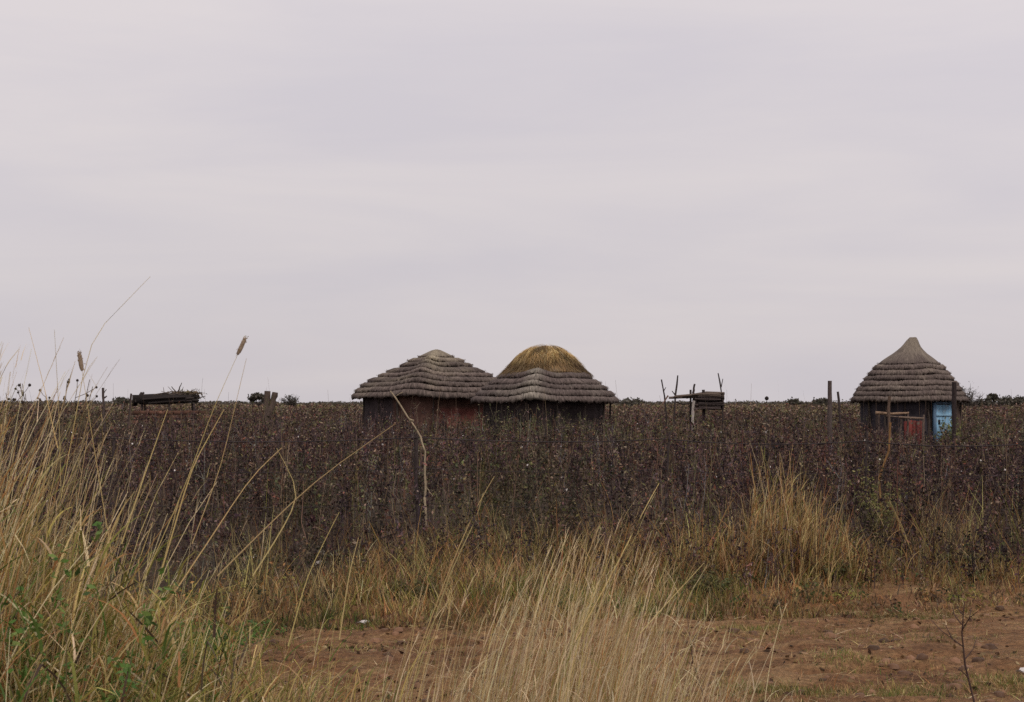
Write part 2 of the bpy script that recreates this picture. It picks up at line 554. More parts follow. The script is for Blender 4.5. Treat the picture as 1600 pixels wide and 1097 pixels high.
def scatter(y0, y1, dens, margin=1.22):
    w1 = 800 / FPX * y1 * margin + 1.0
    n = int((y1 - y0) * 2 * w1 * dens)
    y = rng.uniform(y0, y1, n); x = rng.uniform(-w1, w1, n)
    k = (np.abs(x) < 800 / FPX * y * margin + 1.2) & (y > field_front(x)) & clear_of_huts(x, y)
    k &= rng.random(n) < np.clip((y - field_front(x)) / 3.0, .22, 1)            # thin, ragged front
    k &= (fbm(x * .8, y * .55, 201) + .16 * rng.normal(size=n) > .36)            # gaps
    return x[k], y[k]


s = Soup()
pw0 = [3.4, 3, 3.8, .85, 1.0, 1.2]
x, y = scatter(13.5, 24, 13); weeds(s, x, y, 11, 6, .025, .0052, True, None, pw0)
x, y = scatter(24, 36, 9); weeds(s, x, y, 9, 5, .032, .0066, True, None, pw0)
x, y = scatter(36, 62, 6.5); weeds(s, x, y, 8, 4, .042, .009, False, None, [4, 3, 2.2, 1.2, 1.2, 1.2])
x, y = scatter(62, 110, 2.6); weeds(s, x, y, 7, 4, .070, .014, False, None, [2, 3, 1, 1.6, .9, 1.4])
x, y = scatter(110, 190, 1.0); weeds(s, x, y, 7, 4, .12, .03, False, None, [.6, 3, .3, 2.4, .9, 1], 1.05)
x, y = scatter(190, 420, .16); weeds(s, x, y, 6, 4, .24, .05, False, None, [.3, 2.4, .1, 3.4, 1.2, .6], 1.0)
x, y = scatter(14.4, 32, 1.6); n = len(x); hs = weed_height(x, y) * rng.uniform(.8, 1.3, n)
t = np.linspace(0, 1, 5); aa = rng.uniform(0, 6.28, n); lr = rng.uniform(0, .35, n)
ln = np.stack([x[:, None] + np.cos(aa)[:, None] * lr[:, None] * hs[:, None] * t, y[:, None] + np.sin(aa)[:, None] * lr[:, None] * hs[:, None] * t, hs[:, None] * t], -1)
ln[:, 1:, :2] += rng.normal(0, .018, (n, 4, 2))
tubes(s, ln, rng.uniform(.0045, .0075, (n, 1)) * np.linspace(1, .5, 5), pick(n, [(.20, .135, .09), (.27, .20, .14), (.13, .075, .055)], [3, 1, 2.5]), 3, False)
n = 150; y = rng.uniform(19, 48, n); x = rng.uniform(-.42, .42, n) * y; k = clear_of_huts(x, y); x, y = x[k], y[k]; n = len(x)      # a few that top the skyline
strips(s, np.stack([x, y, y * 0], -1), rng.uniform(0, 6.28, n), rng.uniform(0, .08, n), rng.uniform(.02, .3, n), rng.uniform(1.45, 2.15, n), .0065 * y / 24, pick(n, [(.11, .075, .055), (.20, .14, .09)], [2, 1]), 5, taper=.6)
# taller stalks standing up in front of the hut walls
n = 900; y = rng.uniform(34, 46, n); px_ = rng.choice([rng.uniform(530, 985), rng.uniform(1320, 1450)], n) * 0 + np.where(rng.random(n) < .8, rng.uniform(530, 985, n), rng.uniform(1310, 1450, n)); x = PX(px_, y)
k = clear_of_huts(x, y); weeds(s, x[k], y[k], 7, 3, .03, .009, False, None, pw0, 1.22)
n = 1000; x = rng.uniform(-7, 9, n); y = field_front(x) + rng.uniform(-1.5, 1.5, n); k = y > track_far(x) + .8; x, y = x[k], y[k]
weeds(s, x, y, 6, 5, .02, .0045, False, None, pw0, .45)
n = 420; y = rng.uniform(36, 55, n); x = PX(rng.uniform(195, 440, n), y); weeds(s, x, y, 7, 4, .03, .009, False, None, pw0, 1.3)
# white tufts left in the bolls
x, y = scatter(14.5, 55, .75, 1.1); h = weed_height(x, y)
pos = np.stack([x, y, h * rng.uniform(.25, .95, len(x))], -1)
quads(s, pos, .016 + .0011 * y * rng.uniform(.3, 1.0, len(x)), np.tile([.72, .66, .62], (len(x), 1)), 1.1)
# a scatter of thin grass culms between the weeds
x, y = scatter(14.6, 45, 5.0); n = len(x)
strips(s, np.stack([x, y, relief(x, y)], -1), rng.normal(0, 1.4, n), rng.uniform(0, .2, n), rng.uniform(.1, .8, n), weed_height(x, y) * rng.uniform(.7, 1.25, n),
       rng.uniform(.004, .008, n) * (y / 20), pick(n, [(.20, .13, .08), (.36, .26, .16), (.17, .085, .05), OLIVE], [3, 1.3, 2.4, 1.4]), 4, kink=.25)
tag(s.build('dead_weeds', M_WEED), 'field of dense dead dark purple brown weeds with specks of white cotton', 'weeds', kind='stuff')

# ------------------------------------------------------------------ verge grass between track and field
s = Soup()


def tufts(s, x, y, per, hl, cols, p, w=(.003, .006), lean=(.2, 1.1), spread=.06, hgt=None, azc=None, seg=4):
    n = len(x)
    X = np.repeat(x, per) + rng.normal(0, spread, n * per); Y = np.repeat(y, per) + rng.normal(0, spread, n * per)
    N = n * per
    hh = np.repeat(rng.uniform(*hl, n) if hgt is None else hgt, per) * rng.uniform(.5, 1.15, N)
    az = rng.uniform(0, 6.28, N) if azc is None else rng.normal(azc, 1.1, N)
    c = pick(N, cols, p)
    tint = np.repeat(rng.uniform(.65, 1.25, (n, 1)) * np.clip(.25 + 1.25 * fbm(x * 1.2, y * 1.2, 143), .42, 1.35)[:, None] * (1 + rng.normal(0, .07, (n, 3))), per, 0)
    strips(s, np.stack([X, Y, relief(X, Y) - .01], -1), az, rng.uniform(0, .65, N), rng.uniform(*lean, N), hh, rng.uniform(*w, N), np.clip(c * tint, .005, .8), seg, kink=.3)


n = 6800
x = rng.uniform(-9, 10, n); u = rng.uniform(0, 1, n) ** 1.5
y = track_far(x) - .45 + u * np.interp(x, [-6, -4, -3, -1.6, -.6, 2.5, 3.6, 7], [3.2, 2.8, 2.6, 3.0, 5.6, 5.4, 3.2, 3.0])
dn = fbm(x * .55, y * .8, 71)
k = (dn + .20 * rng.normal(size=n) - .16 * u > .36); x, y, u = x[k], y[k], u[k]
hgt = (.12 + .42 * np.clip(u * 1.7, 0, 1)) * (.25 + 1.4 * fbm(x * 1.0, y * 1.0, 77) ** 1.3) * np.interp(x, [-6, -4, -3.2, -1.6, -.9, .5, 2.2, 3.2, 4.2, 7], [.55, .45, .36, .45, 1.05, 1.05, 1.0, .72, .58, .55])
gm = fbm(x * .7, y * .9, 83)
for lo, hi, cols, p in ((0, .45, [RUST, TAN, DARKB, OLIVE, STRAW, (.20, .12, .06)], [3.6, 2.8, 2.6, 2.2, 1.6, 2.4]), (.45, .58, [TAN, OLIVE, STRAW, RUST, DARKB, (.20, .12, .06)], [2.6, 3.4, 1.6, 2.4, 2.2, 2]), (.58, 1, [OLIVE, GREEN, TAN, DARKB, YELLOW], [4, 1.8, 1.6, 2.4, 1.6])):
    k = (gm >= lo) & (gm < hi)
    tufts(s, x[k], y[k], 15, (.2, .4), cols, p, (.0045, .0105), (.2, 1.8), .085, hgt[k])
# taller ragged tufts that reach into the weeds
n = 75; x = rng.uniform(-2.6, 7, n); y = track_far(x) + rng.uniform(1.6, 5.2, n)
tufts(s, x, y, 30, (.45, .95), [TAN, RUST, STRAW, OLIVE, DARKB, (.20, .12, .06)], [2.4, 2.4, 1.6, 1.6, 2.4, 2.6], (.0045, .0095), (.1, 1.1), .13, rng.uniform(.45, .95, n), None, 5)
n = 60; x = rng.uniform(-5, 7, n); y = track_far(x) + rng.uniform(.2, 4.2, n)
tufts(s, x, y, 12, (.2, .5), [PALE, STRAW, TAN], [2, 2, 2], (.004, .007), (.3, 1.7), .10, rng.uniform(.25, .6, n), None, 5)
# small herbs mixed in among the verge grass
n = 1500
x = rng.uniform(-9, 10, n); u = rng.uniform(0, 1, n); y = track_far(x) - .25 + u * 4.2
k = fbm(x * .9, y * 1.0, 97) + .10 * rng.normal(size=n) > .50; x, y, u = x[k], y[k], u[k]; per = 34
hh = np.repeat((.10 + .24 * u) * rng.uniform(.5, 1.3, len(x)), per)
rd = np.repeat(rng.uniform(.06, .16, len(x)), per)
N = len(x) * per; q = rng.normal(size=(N, 3)); q /= np.linalg.norm(q, axis=1, keepdims=True); q *= rng.uniform(.5, 1, (N, 1)) ** .5
X = np.repeat(x, per) + q[:, 0] * rd; Yv = np.repeat(y, per) + q[:, 1] * rd
tn = np.repeat(pick(len(x), [OLIVE, (.075, .10, .035), RUST, (.13, .085, .05), (.05, .055, .025)], [2, 2, 1.6, 2.4, 2]), per, 0)
quads(s, np.stack([X, Yv, relief(X, Yv) + np.abs(q[:, 2]) * hh + .01], -1), rng.uniform(.010, .026, N), np.clip(tn * rng.uniform(.6, 1.5, (N, 1)), .005, .6), 1.9, .2)
# short worn grass on the track
n = 3200
x = rng.uniform(-6, 7, n); y = rng.uniform(6.4, 13, n)
k = (y < track_far(x) - .1) & (fbm(x * .75, y * 1.9, 91) + .07 * rng.normal(size=n) > .555); x, y = x[k], y[k]
for a_, b_, m_, sx_ in ((1180, 986, 30, .16), (1320, 1032, 26, .16), (1250, 1066, 55, .40), (1412, 1078, 36, .14), (1575, 1062, 60, .28), (1190, 1076, 40, .25), (1450, 960, 30, .4)):
    yc = CAM_H * FPX / (b_ - 629.0); x = np.append(x, PX(a_, yc) + rng.normal(0, sx_ * .6, m_)); y = np.append(y, yc + rng.normal(0, .07, m_))
tufts(s, x, y, 26, (.03, .075), [OLIVE, GREEN, TAN, STRAW], [3.4, 1.5, 3, 1.4], (.003, .006), (.6, 1.6), .10, None, None, 2)
tag(s.build('verge_grass', M_GRASS), 'rough olive and rust grass along the edge of the dirt track', 'grass', kind='stuff')


# ------------------------------------------------------------------ grass clumps one can tell apart
def culms(s_st, s_hd, lst, Y, col, r=.0032):
    """single culms through photo points, (points, has seed head)"""
    for pts, head in lst:
        q = np.array([P(a, b, Y + i * .12) for i, (a, b) in enumerate(pts)])
        t = np.linspace(0, 1, 9); tt = np.linspace(0, 1, len(q))
        ln = np.stack([np.interp(t, tt, q[:, k]) for k in range(3)], -1)
        ln[1:-1] = (ln[:-2] + 2 * ln[1:-1] + ln[2:]) / 4
        c = pick(1, [col], [1])[0]
        rr_ = r * (.5 if min(q_[1] for q_ in pts) < 535 else .62 if min(q_[1] for q_ in pts) < 600 else 1)
        tubes(s_st, ln[None], (rr_ * np.linspace(1.2, .45, 9))[None], c, 3, False)
        if head:
            d = ln[-1] - ln[-2]; d /= np.linalg.norm(d)
            Lh = head
            tt = np.linspace(0, 1, 7)
            hl = ln[-1] + d * (tt[:, None] - .05) * Lh
            s_hd.append(Soup()); sh_ = s_hd[-1]
            tubes(sh_, hl[None], (np.array([.4, .9, 1, 1, .95, .85, .4]) * .0095)[None], np.array([.30, .22, .15]), 8)
            nn = 130
            bp = ln[-1] + d * rng.uniform(0, Lh, (nn, 1))
            quads(sh_, bp + rng.normal(0, .0045, (nn, 3)), .0045, pick(nn, [(.30, .21, .13), (.4, .3, .2)], [1, 1]), 2.4)


def clump(name, x, y, h, az, az_sd, l0, l1, w, cols, p, label, cat, loc, lst=(), Ystalk=6, seg=6, tips=None, pale=PALE, stems=None, group=None, ncul=.4, leafn=2.2, lsc=1.0, ws=1.0, culm_p=(3, 2.4, 2, 1.1, 1.8)):
    root = empty(name, loc, label, cat, group)
    n = len(x)
    s = Soup()
    a = rng.normal(az, az_sd, n)
    base = np.stack([x - loc[0], y - loc[1], relief(x, y) - .01], -1)
    culm = rng.random(n) < ncul                                          # thin upright culms, the rest basal leaves
    m = culm.sum()
    ctr = strips(s, base[culm], a[culm], rng.uniform(0, .22, m) + l0, rng.uniform(l1[0], l1[1] * .7, m), h[culm] * rng.uniform(.9, 1.1, m), rng.uniform(.0035, .0062, m) * ws,
                 pick(m, [STRAW, TAN, pale, RUST, OLIVE], culm_p), seg, 1.5, taper=.6, kink=.12)
    q = ~culm; m = q.sum()
    strips(s, base[q], rng.normal(az, 1.6, m), rng.uniform(0, .5, m), rng.uniform(.3, 1.9, m), h[q] * rng.uniform(.3, .8, m), rng.uniform(*w, m), pick(m, cols, p), seg, 1.5, None, kink=.4)
    k = rng.integers(0, culm.sum(), int(leafn * culm.sum())); m = len(k)   # leaves leaving the culms
    j = rng.integers(1, seg, m)
    strips(s, ctr[k, j] * .6 + ctr[k, j - 1] * .4, rng.normal(az, 1.5, m), rng.uniform(.15, .9, m), rng.uniform(.9, 2.5, m), rng.uniform(.12, .42, m) * lsc, rng.uniform(*w, m), pick(m, cols, p), seg, 1.2, None, kink=.5)
    s.build('blades', M_GRASS, root)
    st, hd = Soup(), []
    if stems is not None:
        sx, sy, sh, sl = stems
        m = len(sx)
        ctr = strips(st, np.stack([sx - loc[0], sy - loc[1], relief(sx, sy)], -1), rng.normal(az, .5, m), rng.uniform(0, .12, m), sl, sh, rng.uniform(.0035, .0055, m),
                     pick(m, [STRAW, PALE, TAN], [2, 2, 1.4]), 7, 1.3, taper=.6)
        tp = ctr[:, -1]                                                 # loose thin panicles
        for j in range(3):
            strips(st, ctr[:, -2] + (tp - ctr[:, -2]) * (j * .3), rng.normal(az, .9, m), sl * .8, sl * 1.2 + .2, rng.uniform(.05, .14, m), np.full(m, .003), pick(m, [pale, TAN], [2, 1]), 2)
    loc3 = np.array(loc)
    if lst:
        s1 = Soup()
        culms(s1, hd, lst, Ystalk, STRAW)
        off = 0
        for v_, f_, c_ in zip(s1.v, s1.f, s1.c):
            st.add(v_ - loc3, np.where(f_ >= 0, f_ - off, -1), c_); off += len(v_)
    if st.n: st.build('stalks', M_GRASS, root)['kind'] = 'stuff'
    for q in hd:
        q.v = [v_ - loc3.astype(np.float32) for v_ in q.v]; q.build('seed_head', M_GRASS, root)
    return root


# left: the tall clump that rises above the horizon
n = 8200
cl = np.clip(rng.normal(0, .55, n), -1.4, 1.15)
x = -2.32 + cl * .92; y = 5.9 + rng.normal(0, .55, n)
prof = np.interp(x, [-4, -2.9, -2.35, -1.95, -1.55, -1.1, -.6], [1.55, 1.62, 1.55, 1.25, .85, .55, .35])
h = prof * np.clip(rng.normal(.68, .26, n), .18, 1.12)
m = 190
sx = rng.normal(-2.45, .42, m); sy = 5.9 + rng.normal(0, .5, m)
sh = np.interp(sx, [-4, -2.4, -1.9, -1.4], [1.9, 1.85, 1.6, 1.15]) * rng.uniform(.72, 1.10, m)
clump('tall_grass_clump', x, y, h, .15, 1.15, .03, (.15, 1.25), (.006, .0145), [STRAW, YELLOW, OLIVE, GREEN, PALE, RUST, DARKB], [2.6, 2, 5.4, 3.8, 1.8, 1.8, 1.8],
      'tall dry straw and green grass clump at far left rising above the horizon', 'grass clump', (-2.4, 5.9, 0),
      [([(225, 905), (290, 760), (330, 645), (372, 553)], .085), ([(180, 900), (150, 720), (128, 578)], .085), ([(95, 780), (140, 530), (235, 432)], 0),
       ([(90, 700), (68, 600), (45, 512)], 0), ([(95, 760), (92, 640), (85, 515)], 0), ([(340, 900), (420, 820), (500, 745), (618, 662)], 0),
       ([(270, 930), (330, 840), (392, 745), (440, 700)], 0), ([(-20, 640), (10, 570), (30, 545)], 0), ([(300, 850), (345, 730), (385, 560)], 0),
       ([(250, 900), (300, 730), (350, 640)], 0), ([(190, 850), (230, 730), (262, 640)], 0), ([(395, 900), (440, 830), (470, 770), (432, 700)], 0)],
      5.8, stems=(sx, sy, sh, rng.uniform(.1, .7, m)), ncul=.3, leafn=3.0, lsc=1.1, ws=1.3)

# centre: pale feathery clump leaning right
n = 1750
x = rng.normal(.24, .46, n); y = 6.7 + rng.normal(0, .42, n)
prof = np.interp(x, [-1.4, -.6, -.1, .3, .7, 1.1], [.35, .50, .80, 1.0, .80, .45])
h = prof * np.clip(rng.normal(.74, .22, n), .2, 1.15)
m = 150
sx = rng.normal(.18, .38, m); sy = 6.7 + rng.normal(0, .4, m)
sh = np.interp(sx, [-.8, 0, .4, .9], [.7, 1.05, 1.10, .75]) * rng.uniform(.75, 1.12, m)
clump('pale_grass_clump', x, y, h, .1, .55, .05, (.25, 1.0), (.0028, .0058), [PALE, (.50, .41, .27), TAN, RUST, OLIVE], [4, 4, 2, 1.2, 1],
      'pale feathery dry grass clump leaning right at bottom centre of the photo', 'grass clump', (.2, 6.7, 0),
      [([(640, 1060), (690, 920), (740, 800), (772, 745)], 0), ([(650, 1060), (700, 900), (745, 810), (755, 770)], 0), ([(900, 1000), (960, 890), (1010, 790), (1030, 755)], 0),
       ([(1000, 990), (1040, 945), (1100, 880)], 0)],
      6.5, stems=(sx, sy, sh, rng.uniform(.25, .85, m)), ncul=.65, leafn=1.2, lsc=.75, ws=.75, culm_p=(1.2, 1.6, 5, .6, .8))

# thin low grass between the two
n = 1500
x = rng.normal(-1.3, .42, n); y = 6.6 + rng.normal(0, .45, n)
h = np.clip(rng.normal(.40, .18, n), .08, .85) * np.interp(x, [-1.6, -.9, -.3], [1.1, .75, .5])
clump('sparse_grass_clump', x, y, h, .35, .8, .03, (.2, .9), (.004, .0075), [TAN, OLIVE, STRAW, GREEN, RUST, YELLOW], [2.4, 3, 2, 1.6, 1.5, 2],
      'sparse short grass tuft with green blades between the tall left clump and the pale clump', 'grass clump', (-.95, 6.6, 0),
      [([(450, 1010), (480, 900), (530, 800)], 0), ([(530, 1000), (545, 900), (560, 840)], 0)], 6.6)

# beyond the track: brown clump in front of the field
n = 1150
cxp = PX(1225, 13.6)
x = cxp + rng.normal(0, .38, n) + .16 * rng.normal(size=n); y = 13.6 + rng.normal(0, .28, n)
h = np.interp(x - cxp, [-.7, -.3, -.05, .3, .7], [.45, .95, 1.25, .80, .40]) * np.clip(rng.normal(.78, .22, n), .2, 1.12)
clump('brown_grass_clump', x, y, h, .2, 1.4, .0, (.1, .75), (.006, .011), [TAN, RUST, STRAW, OLIVE, DARKB], [2.8, 3.4, 1.2, 2, 3.6],
      'upright tan and rust grass clump standing beyond the track in front of the right hut', 'grass clump', (cxp, 13.6, 0), seg=5, ws=1.5, leafn=3.2, culm_p=(1.3, 2.6, .5, 3, 1.6))


# ------------------------------------------------------------------ thatched huts
def hut(loc, prof, cap_rows_z, nlay, hip, hip_amp, wall_r, eave_z, label, base_c, tan_c, tan_fn, wall_fn, poles, tip=(0, 0), cap=False, cap_c=None):
    root = empty('thatched_hut', (loc[0], loc[1], 0), label, 'hut')
    zs = np.array([q[1] for q in prof]); rs = np.array([q[0] for q in prof])        # z descending
    R = lambda z: np.interp(-z, -zs, rs)
    NS = 260
    th = np.linspace(-math.pi, math.pi, NS, endpoint=False)
    apex = zs[0]; bot = zs[-1]
    rows = []                                                              # r, z, ragged, layer
    for q in np.linspace(apex, cap_rows_z, 9): rows.append((max(R(q), .012), q, 0, 0))
    zl = np.linspace(cap_rows_z, bot, nlay + 1)
    zl[1:-1] += rng.uniform(-.03, .03, nlay - 1)
    rows.append((R(cap_rows_z) + .02, cap_rows_z - .05, 1, 0))
    for k in range(nlay):
        a, b = zl[k], zl[k + 1]
        rows.append((R(a) - .30, a + .06, 0, k + 1))
        rows.append((R(a) - .10, a - .045, 0, k + 1))
        rows.append(((R(a) + R(b)) / 2 + .015, (a + b) / 2 + .035, .3, k + 1))
        rows.append((R(b) + .035, b + .035, .6, k + 1))
        rows.append((R(b) + .030, b - .055, 1, k + 1))
    rows.append((R(bot) - .22, bot + .02, 0, nlay))
    rows.append((wall_r * .9, eave_z + .25, 0, nlay))
    s = Soup(); V, C, U = [], [], []
    ph = rng.uniform(0, 6.28, (nlay + 1, 6))
    def lay_noise(k, fr): return sum(np.sin(th * f + ph[k, i]) / (i + 1) for i, f in enumerate(fr))
    tint = rng.uniform(.82, 1.15, nlay + 1)
    ul = 0
    for i, (r, z, rg, k) in enumerate(rows):
        drop = (apex - z) / (apex - bot)
        rr = r * (1 + .018 * np.sin(2 * th + 1) + .012 * np.sin(3 * th)) + .011 * lay_noise(k, (5, 9, 17)) * min(1, r) + rg * rng.normal(0, .012, NS)
        wgt = math.sin(min(1, max(0, drop)) * math.pi * .80) ** .8 if 0 < drop < 1 else (.6 if drop >= 1 else 0)
        zz = z + (hip_amp if k else hip_amp * (0 if cap else .6)) * wgt * np.exp(-((th - hip) / .23) ** 2) + .011 * lay_noise(k, (4, 7, 13)) * min(1, r) + rg * rng.normal(0, .022, NS) - rg * (rng.random(NS) > .90) * .06
        lean = np.clip((z - cap_rows_z) / (apex - cap_rows_z), 0, 1) ** 1.5
        V.append(np.stack([rr * np.sin(th) + tip[0] * lean, -rr * np.cos(th) + tip[1] * lean, zz], -1))
        pat = fbm(th * 4 + 20, np.full(NS, drop * 9) + 5, 101 + int(loc[0] * 3), 3)
        wt = np.clip(tan_fn(th, drop) + (pat - .5) * 1.0, 0, 1)[:, None]
        bc = np.array(cap_c) if cap_c and k == 0 else np.array(base_c)
        C.append((bc * (1 - wt) + np.array(tan_c) * wt) * tint[k] * rng.uniform(.82, 1.18, (NS, 1)))
        if i: ul += math.hypot(rows[i][0] - rows[i - 1][0], rows[i][1] - rows[i - 1][1])
        U.append(np.stack([(th + math.pi) * 2.0, np.full(NS, ul)], -1))
    idx = np.arange(len(rows) * NS).reshape(len(rows), NS); nx = np.roll(idx, -1, 1)
    s.add(np.concatenate(V), np.stack([idx[:-1], idx[1:], nx[1:], nx[:-1]], -1).reshape(-1, 4), np.concatenate(C), np.concatenate(U))
    # loose straws sticking out of every step
    V = np.array(V)
    for i, (r, z, rg, k) in enumerate(rows):
        if rg < .99: continue
        q = 300; j = rng.integers(0, NS, q)
        p0 = V[i - 1][j] + rng.normal(0, .02, (q, 3)); p0[:, 2] += .015
        a = np.arctan2(p0[:, 1], p0[:, 0]) + rng.normal(0, .25, q)
        c = (np.array(base_c) * rng.uniform(.35, 1.9, (q, 1)))
        strips(s, p0, a, rng.uniform(2.0, 2.6, q), rng.uniform(2.3, 3.0, q), rng.uniform(.02, .075, q), np.full(q, .014), c, 2)
    ro = s.build('roof', M_THATCH, root)
    # shaggy fresh straw cap
    if cap:
        s = Soup(); q = 7500
        zc = apex - (apex - cap[0]) * rng.random(q) ** .75
        a = rng.uniform(0, 6.28, q)
        clot = fbm(a * 2.4 + 7, zc * 4, 55); r0 = R(zc) * rng.uniform(.93, 1.0, q) + rng.uniform(0, .05, q) + np.clip((apex - zc) / .42, 0, 1) * np.where(zc > cap[1] - .04 + .12 * (clot - .5), .10 * clot, .0)
        p0 = np.stack([r0 * np.cos(a), r0 * np.sin(a), zc + rng.uniform(.0, .07, q)], -1)
        slope = np.interp(-zc, -zs[:-1], np.arctan2(np.diff(rs), -np.diff(zs)))
        l0 = np.pi - slope
        lo = np.clip((zc - cap[1]) / .3, 0, 1)[:, None]
        gold = np.clip((clot - .25) * 3.2, .35, 1)[:, None]
        gold = gold * np.where(zc > cap[1] - .04 + .10 * (clot - .5), 1.0, .42)[:, None]
        c = gold * pick(q, [(.60, .42, .18), (.46, .30, .115), (.70, .54, .29)], [3, 2, 1.8]) * (.5 + .5 * lo) + pick(q, [(.16, .10, .06)], [1]) * (.5 * (1 - lo))
        strips(s, p0, a + rng.normal(0, .5, q), np.clip(l0 - rng.uniform(-.05, .32, q), 1.3, 3), l0 + rng.uniform(.05, .35, q), rng.uniform(.14, .38, q), rng.uniform(.010, .022, q), c, 4)
        s.build('thatch_cap', M_GRASS, ro)
    # mud wall
    s = Soup(); nz_ = 14; NW = 96
    tw = np.linspace(-math.pi, math.pi, NW, endpoint=False)
    V, C = [], []
    for i, z in enumerate(np.linspace(-.05, eave_z + .22, nz_)):
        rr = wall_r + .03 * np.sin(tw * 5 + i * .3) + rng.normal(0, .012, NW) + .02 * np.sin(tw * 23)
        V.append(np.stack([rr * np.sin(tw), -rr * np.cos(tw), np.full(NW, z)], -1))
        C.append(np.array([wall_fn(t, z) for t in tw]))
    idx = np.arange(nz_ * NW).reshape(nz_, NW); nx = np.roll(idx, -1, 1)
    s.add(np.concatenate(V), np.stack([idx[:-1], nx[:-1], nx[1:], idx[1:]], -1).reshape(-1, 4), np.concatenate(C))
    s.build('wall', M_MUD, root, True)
    for t, r_ in poles:
        s = Soup()
        m = 6; tz = np.linspace(0, 1, m)
        rp_ = R(bot) - .28
        ln = np.stack([rp_ * math.sin(t) + rng.normal(0, .02, m), -rp_ * math.cos(t) + rng.normal(0, .02, m), -.05 + tz * (eave_z + .12)], -1)
        tubes(s, ln[None], (r_ * np.linspace(1.1, .85, m))[None], np.array([.065, .050, .042]), 6)
        s.build('eave_pole', M_WOOD, root)
    return root, R


def zpx(py, Y): return CAM_H + (629.0 - py) / FPX * Y


GREY = (.118, .090, .078)
# left hut
Y = 52.0; k = Y / FPX
hut((PX(682, Y), Y), [(r * k, zpx(y, Y)) for r, y in ((2, 546), (8, 547.5), (24, 555), (47, 567.5), (73, 580), (90, 588), (112, 599), (124, 609), (131, 620))], zpx(557, Y), 8,
    -.22, .16, 2.62, zpx(623, Y), 'wide thatched hut with grey stepped roof and red wall patch, left of straw capped hut',
    GREY, (.31, .26, .185), lambda th, d: np.clip(.95 - d * 2.6, 0, 1) + .75 * np.exp(-((th + .12) / .30) ** 2) * np.clip(1.05 - d * 1.25, 0, 1),
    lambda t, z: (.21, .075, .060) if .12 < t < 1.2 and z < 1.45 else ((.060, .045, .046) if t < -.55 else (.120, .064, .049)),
    [(-1.15, .045), (-.75, .04), (-.45, .05), (.02, .035), (.62, .03), (1.1, .04)])
# middle hut with its straw cap
Y = 47.0; k = Y / FPX
hut((PX(852, Y), Y), [(r * k, zpx(y, Y)) for r, y in ((2, 540), (18, 544), (33, 552), (42, 560), (49, 568), (62, 580), (76, 592), (83, 597), (94, 604), (105, 613), (115, 626))], zpx(581, Y), 5,
    -.20, .17, 1.95, zpx(629, Y), 'thatched hut with shaggy golden straw cap over grey stepped roof',
    (.114, .087, .077), (.30, .265, .215), lambda th, d: .75 * np.exp(-((th + .22) / .2) ** 2) * (d > .4) - .5 * (d <= .45),
    lambda t, z: (.048, .036, .036), [(-1.2, .045), (-.7, .04), (-.3, .04), (.15, .045), (.6, .04), (1.05, .045), (1.4, .04)], (0, 0), (zpx(584, Y), zpx(566, Y)), (.20, .125, .06))
# right hut with the blue door
Y = 52.0; k = Y / FPX
hut3, R3 = hut((PX(1420, Y), Y), [(r * k, zpx(y, Y)) for r, y in ((5, 527), (9, 532), (14, 541), (24, 551), (37, 560), (46, 567), (59, 582), (67, 593), (76, 605), (88, 625))], zpx(568, Y), 7,
    .3, .03, 1.72, zpx(628, Y), 'thatched hut with pointed stepped roof and pale blue door on the right',
    GREY, (.29, .24, .185), lambda th, d: np.clip(1.05 - d * 2.2, 0, 1),
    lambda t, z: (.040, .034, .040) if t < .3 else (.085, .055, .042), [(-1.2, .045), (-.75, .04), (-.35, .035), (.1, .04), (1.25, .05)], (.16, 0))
# its door: planks, frame, latch, set in the wall
dt = math.asin(.74 / 1.81)
n_ = np.array([math.sin(dt), -math.cos(dt), 0]); t_ = np.array([math.cos(dt), math.sin(dt), 0]); u_ = np.array([0, 0, 1.0])
AX = np.array([t_, n_, u_])
s = Soup()
dc = n_ * 1.81
for i in range(5):
    rot_box(s, dc + t_ * (-.28 + .14 * i) + n_ * rng.uniform(0, .004) + u_ * .82, (.0675, .018, .80), np.array([.24, .43, .60]) * rng.uniform(.85, 1.12), AX)
for zz in (.35, 1.25): rot_box(s, dc + n_ * .026 + u_ * zz, (.35, .012, .05), (.27, .46, .62), AX)
door = s.build('door', M_DOOR, hut3)
s = Soup()
for q in (-1, 1): rot_box(s, dc + t_ * q * .40 - n_ * .005 + u_ * .84, (.045, .05, .86), (.10, .16, .24), AX)
rot_box(s, dc + u_ * 1.69 - n_ * .008, (.355, .05, .045), (.10, .16, .24), AX)
s.build('frame', M_PAINT, door)
s = Soup(); rot_box(s, dc - t_ * .22 + n_ * .036 + u_ * 1.02, (.035, .02, .075), (.03, .03, .035), AX)
s.build('latch', M_PAINT, door)


# ------------------------------------------------------------------ posts, shelters and other timber
def pole(s, pts, Y, r0, r1, col, m=10, wob=.012, sides=7, off=(0, 0, 0), base=False):
    """pole through photo points at distance Y; base drops it to the ground first"""
    q = np.array([P(a, b, Y) for a, b in pts])
    if base:
        q = np.concatenate([[np.array([q[0, 0] + rng.normal(0, .02), Y, -.1])], q])
    d = np.concatenate([[0], np.cumsum(np.linalg.norm(np.diff(q, axis=0), axis=1))]); d /= d[-1]
    t = np.linspace(0, 1, m)
    ln = np.stack([np.interp(t, d, q[:, k]) for k in range(3)], -1)
    ln[1:-1] += rng.normal(0, wob, (m - 2, 3)) * [1, 1, .2]
    rr = np.interp(t, [0, 1], [r0, r1]) * rng.uniform(.80, 1.20, m)
    tubes(s, (ln - np.array(off))[None], rr[None], np.array(col), sides)
    return ln


